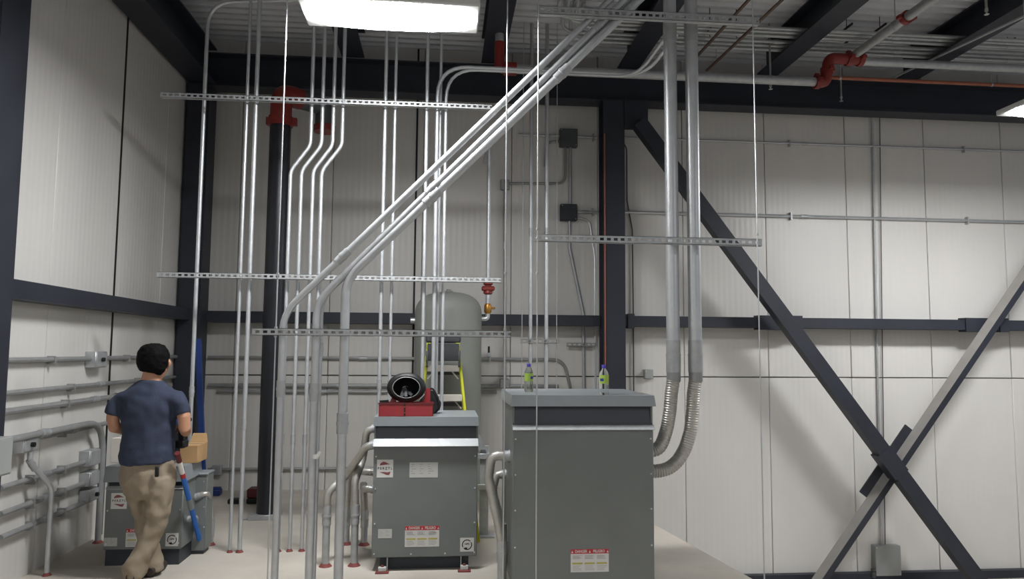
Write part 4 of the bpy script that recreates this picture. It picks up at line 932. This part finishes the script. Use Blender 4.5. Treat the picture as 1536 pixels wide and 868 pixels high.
# arms: shoulder, elbow, wrist
LH, RH = PP(192, 652, .30), PP(262, 648, .17)
rings(bd, [(PP(190, 598), .05, .05), (PP(175, 608, -.01), .05, .05), (PP(171, 625, -.02), .045, .047), (PP(172, 640, -.01), .043, .045), (PP(178, 647, .12), .04, .04), (LH, .026, .03)])
rings(bd, [(PP(258, 598), .05, .05), (PP(273, 608, -.01), .05, .05), (PP(278, 625, -.03), .046, .048), (PP(279, 641, -.03), .043, .045), (PP(274, 648, .07), .04, .042), (RH, .026, .03)])
def hand(mb, wrist, fwd, inn):          # palm, four curled fingers, thumb
    fwd = Vector(fwd).normalized(); inn = Vector(inn).normalized(); dn = fwd.cross(inn)
    dn = dn if dn.z < 0 else -dn
    p1 = wrist + fwd*.09
    rings(mb, [(wrist, .026, .02), (wrist+fwd*.04, .04, .017), (p1, .042, .015)], 12, side=dn)
    for k, (off, ln) in enumerate(((-.032, .07), (-.011, .08), (.011, .076), (.032, .06))):
        r0 = p1 + dn*off - fwd*.01
        pts = [r0, r0+fwd*ln*.5+inn*.008, r0+fwd*ln*.75+inn*ln*.35, r0+fwd*ln*.62+inn*ln*.75]
        mb.tube(pts, .0095, 8, True, [.0105, .0098, .009, .0075])
    th = wrist + fwd*.03 - dn*.03
    mb.tube([th, th-dn*.028+fwd*.025+inn*.012, th-dn*.03+fwd*.055+inn*.03, th-dn*.018+fwd*.075+inn*.045], .011, 8, True, [.014, .0125, .011, .0085])
hand(bd, LH, (.25, 1, .05), (1, -.2, 0)); hand(bd, RH, (-.3, 1, .0), (-1, -.3, 0))
# legs
HR, KR, AR = PP(243, 715, 0), PP(236, 787, -.02), PP(209, 854, -.08)
HL, KL, AL = PP(203, 715, 0), PP(211, 787, .08), PP(226, 850, .06)
AR.z = .09; AL.z = .09
for (h_, k_, a_) in ((HR, KR, AR), (HL, KL, AL)): rings(bd, [(h_, .085, .09), (h_.lerp(k_, .5), .075, .08), (k_, .055, .06), (k_.lerp(a_, .4), .05, .058), (a_, .035, .04)])
body = bd.build('body', 'skin', wk); fuse(body, .0065, 4)
# ear, face side
er = PP(hx+21, 545, .02); ear = MB(); rings(ear, [(er+Vector((-.006, 0, -.03)), .006, .012), (er+Vector((.006, -.004, -.012)), .009, .018), (er+Vector((.008, -.006, .01)), .009, .02), (er+Vector((.0, 0, .03)), .006, .012)], 10)
ear.build('ear', 'skin', wk)
er2 = PP(hx-21, 547, .03); ear = MB(); rings(ear, [(er2+Vector((.006, 0, -.03)), .006, .012), (er2+Vector((-.006, -.004, -.012)), .009, .018), (er2+Vector((-.008, -.006, .01)), .009, .02), (er2+Vector((.0, 0, .03)), .006, .012)], 10)
ear.build('ear', 'skin', wk)
fc = PP(hx, 545, .115); fm = MB()     # nose, brows and mouth on the side turned away
rings(fm, [(fc+Vector((.03, -.012, -.012)), .016, .012), (fc+Vector((.034, .006, .0)), .012, .012), (fc+Vector((.03, -.012, .035)), .007, .006)], 10); fm.build('nose', 'skin', wk)
for s_ in (-1, 1): MB().tube([fc+Vector((.026+s_*.018, -.018, .03)), fc+Vector((.026+s_*.042, -.026, .028))], .006, 8).build('eye', 'ink', wk)
MB().tube([fc+Vector((.01, -.018, -.045)), fc+Vector((.05, -.018, -.045))], .006, 8).build('mouth', 'logo_red', wk)
# hair cap
hm = MB()
rings(hm, [(PP(hx-5, 559, -.022), px_(17), .052), (PP(hx-3, 552, -.016), px_(21.5), .078), (PP(hx-1.5, 542, -.004), px_(24), .1), (PP(hx-1, 532, .005), px_(24), .108), (PP(hx, 523, .012), px_(20.5), .1), (PP(hx+1, 517, .014), px_(14), .066), (PP(hx+1, 514.5, .014), px_(5), .03)], 22)
hr = hm.build('hair', 'hair', wk); fuse(hr, .007, 4, (.012, .03))
# t-shirt
sm = MB()
rings(sm, [(PP(221.5, 694), px_(41.5), .142), (PP(221.5, 682), px_(40.5), .14), (PP(222, 660), px_(39.5), .138), (PP(223, 635), px_(40), .138), (PP(224, 610), px_(43), .138), (PP(224.5, 596), px_(44), .125), (PP(225, 587), px_(40), .108), (PP(225.5, 578.5), px_(29), .09), (PP(226, 570), px_(18), .074)], 26)
rings(sm, [(PP(212, 598), .11, .075), (PP(196, 595), .10, .07), (PP(184, 598), .085, .066), (PP(176, 607, -.01), .075, .062), (PP(171, 622, -.018), .066, .06)], 18, (0, 1, 0))
rings(sm, [(PP(238, 598), .11, .075), (PP(253, 595), .10, .07), (PP(265, 598), .085, .066), (PP(272, 607, -.01), .075, .062), (PP(277, 622, -.025), .066, .06)], 18, (0, 1, 0))
sh = sm.build('t_shirt', 'shirt', wk); fuse(sh, .010, 8, (.035, .13))
# trousers
tm = MB()
rings(tm, [(PP(222, 676), px_(34), .11), (PP(222, 690), px_(37), .122), (PP(222, 703), px_(40), .133), (PP(222, 718), px_(41), .14), (PP(222, 738), px_(38), .13), (PP(222, 746), px_(30), .1)], 24)
AR2 = AR.copy(); AR2.z = .03; AL2 = AL.copy(); AL2.z = .035
rings(tm, [(HR, px_(20), .13), (PP(241, 742, -.01), px_(20), .12), (KR+Vector((0, 0, .05)), px_(17.5), .1), (KR.lerp(AR, .35), px_(16), .095), (KR.lerp(AR, .75), px_(15.5), .09), (AR, px_(17), .095), (AR2, px_(15), .09)])
rings(tm, [(HL, px_(20), .13), (PP(205, 742, .03), px_(18.5), .12), (KL+Vector((0, 0, .05)), px_(16), .1), (KL.lerp(AL, .4), px_(14.5), .09), (KL.lerp(AL, .8), px_(13), .085), (AL, px_(13.5), .085), (AL2, px_(12.5), .08)])
tr = tm.build('trousers', 'khaki', wk); fuse(tr, .010, 5, (.05, .12))
cl_ = PP(246, 701, -.15); MB().bbox(cl_.x-.012, cl_.x+.014, cl_.y, cl_.y+.02, cl_.z-.045, cl_.z+.03, .008).build('belt_clip', 'black', wk)
for (a_, nm) in ((AR, 0), (AL, 1)):
    so = MB(); rings(so, [(Vector((a_.x, a_.y-.085, .045)), .03, .03), (Vector((a_.x, a_.y-.05, .05)), .04, .048), (Vector((a_.x, a_.y+.05, .045)), .045, .044), (Vector((a_.x, a_.y+.15, .036)), .048, .034), (Vector((a_.x, a_.y+.2, .03)), .03, .025)], 14)
    sho = so.build('shoe', 'shoe', wk)
# tool in the hand
tc = PP(258, 648, .2); dr = thing('cordless_tool', tc, 'black and blue cordless tool held by the worker', 'tool')
MB().bbox(tc.x-.03, tc.x+.03, tc.y-.05, tc.y+.12, tc.z+.03, tc.z+.09, .015).build('body', 'blue', dr)
MB().bar(tc+Vector((0, 0, .04)), tc+Vector((.01, -.01, -.08)), .035, .04, (0, 1, 0)).build('grip', 'black', dr)
MB().bbox(tc.x-.035, tc.x+.045, tc.y-.06, tc.y+.05, tc.z-.14, tc.z-.08, .01).build('battery', 'black', dr)
MB().ring((tc.x, tc.y+.15, tc.z+.06), (0, 1, 0), .02, .06, 12).build('chuck', 'black', dr)
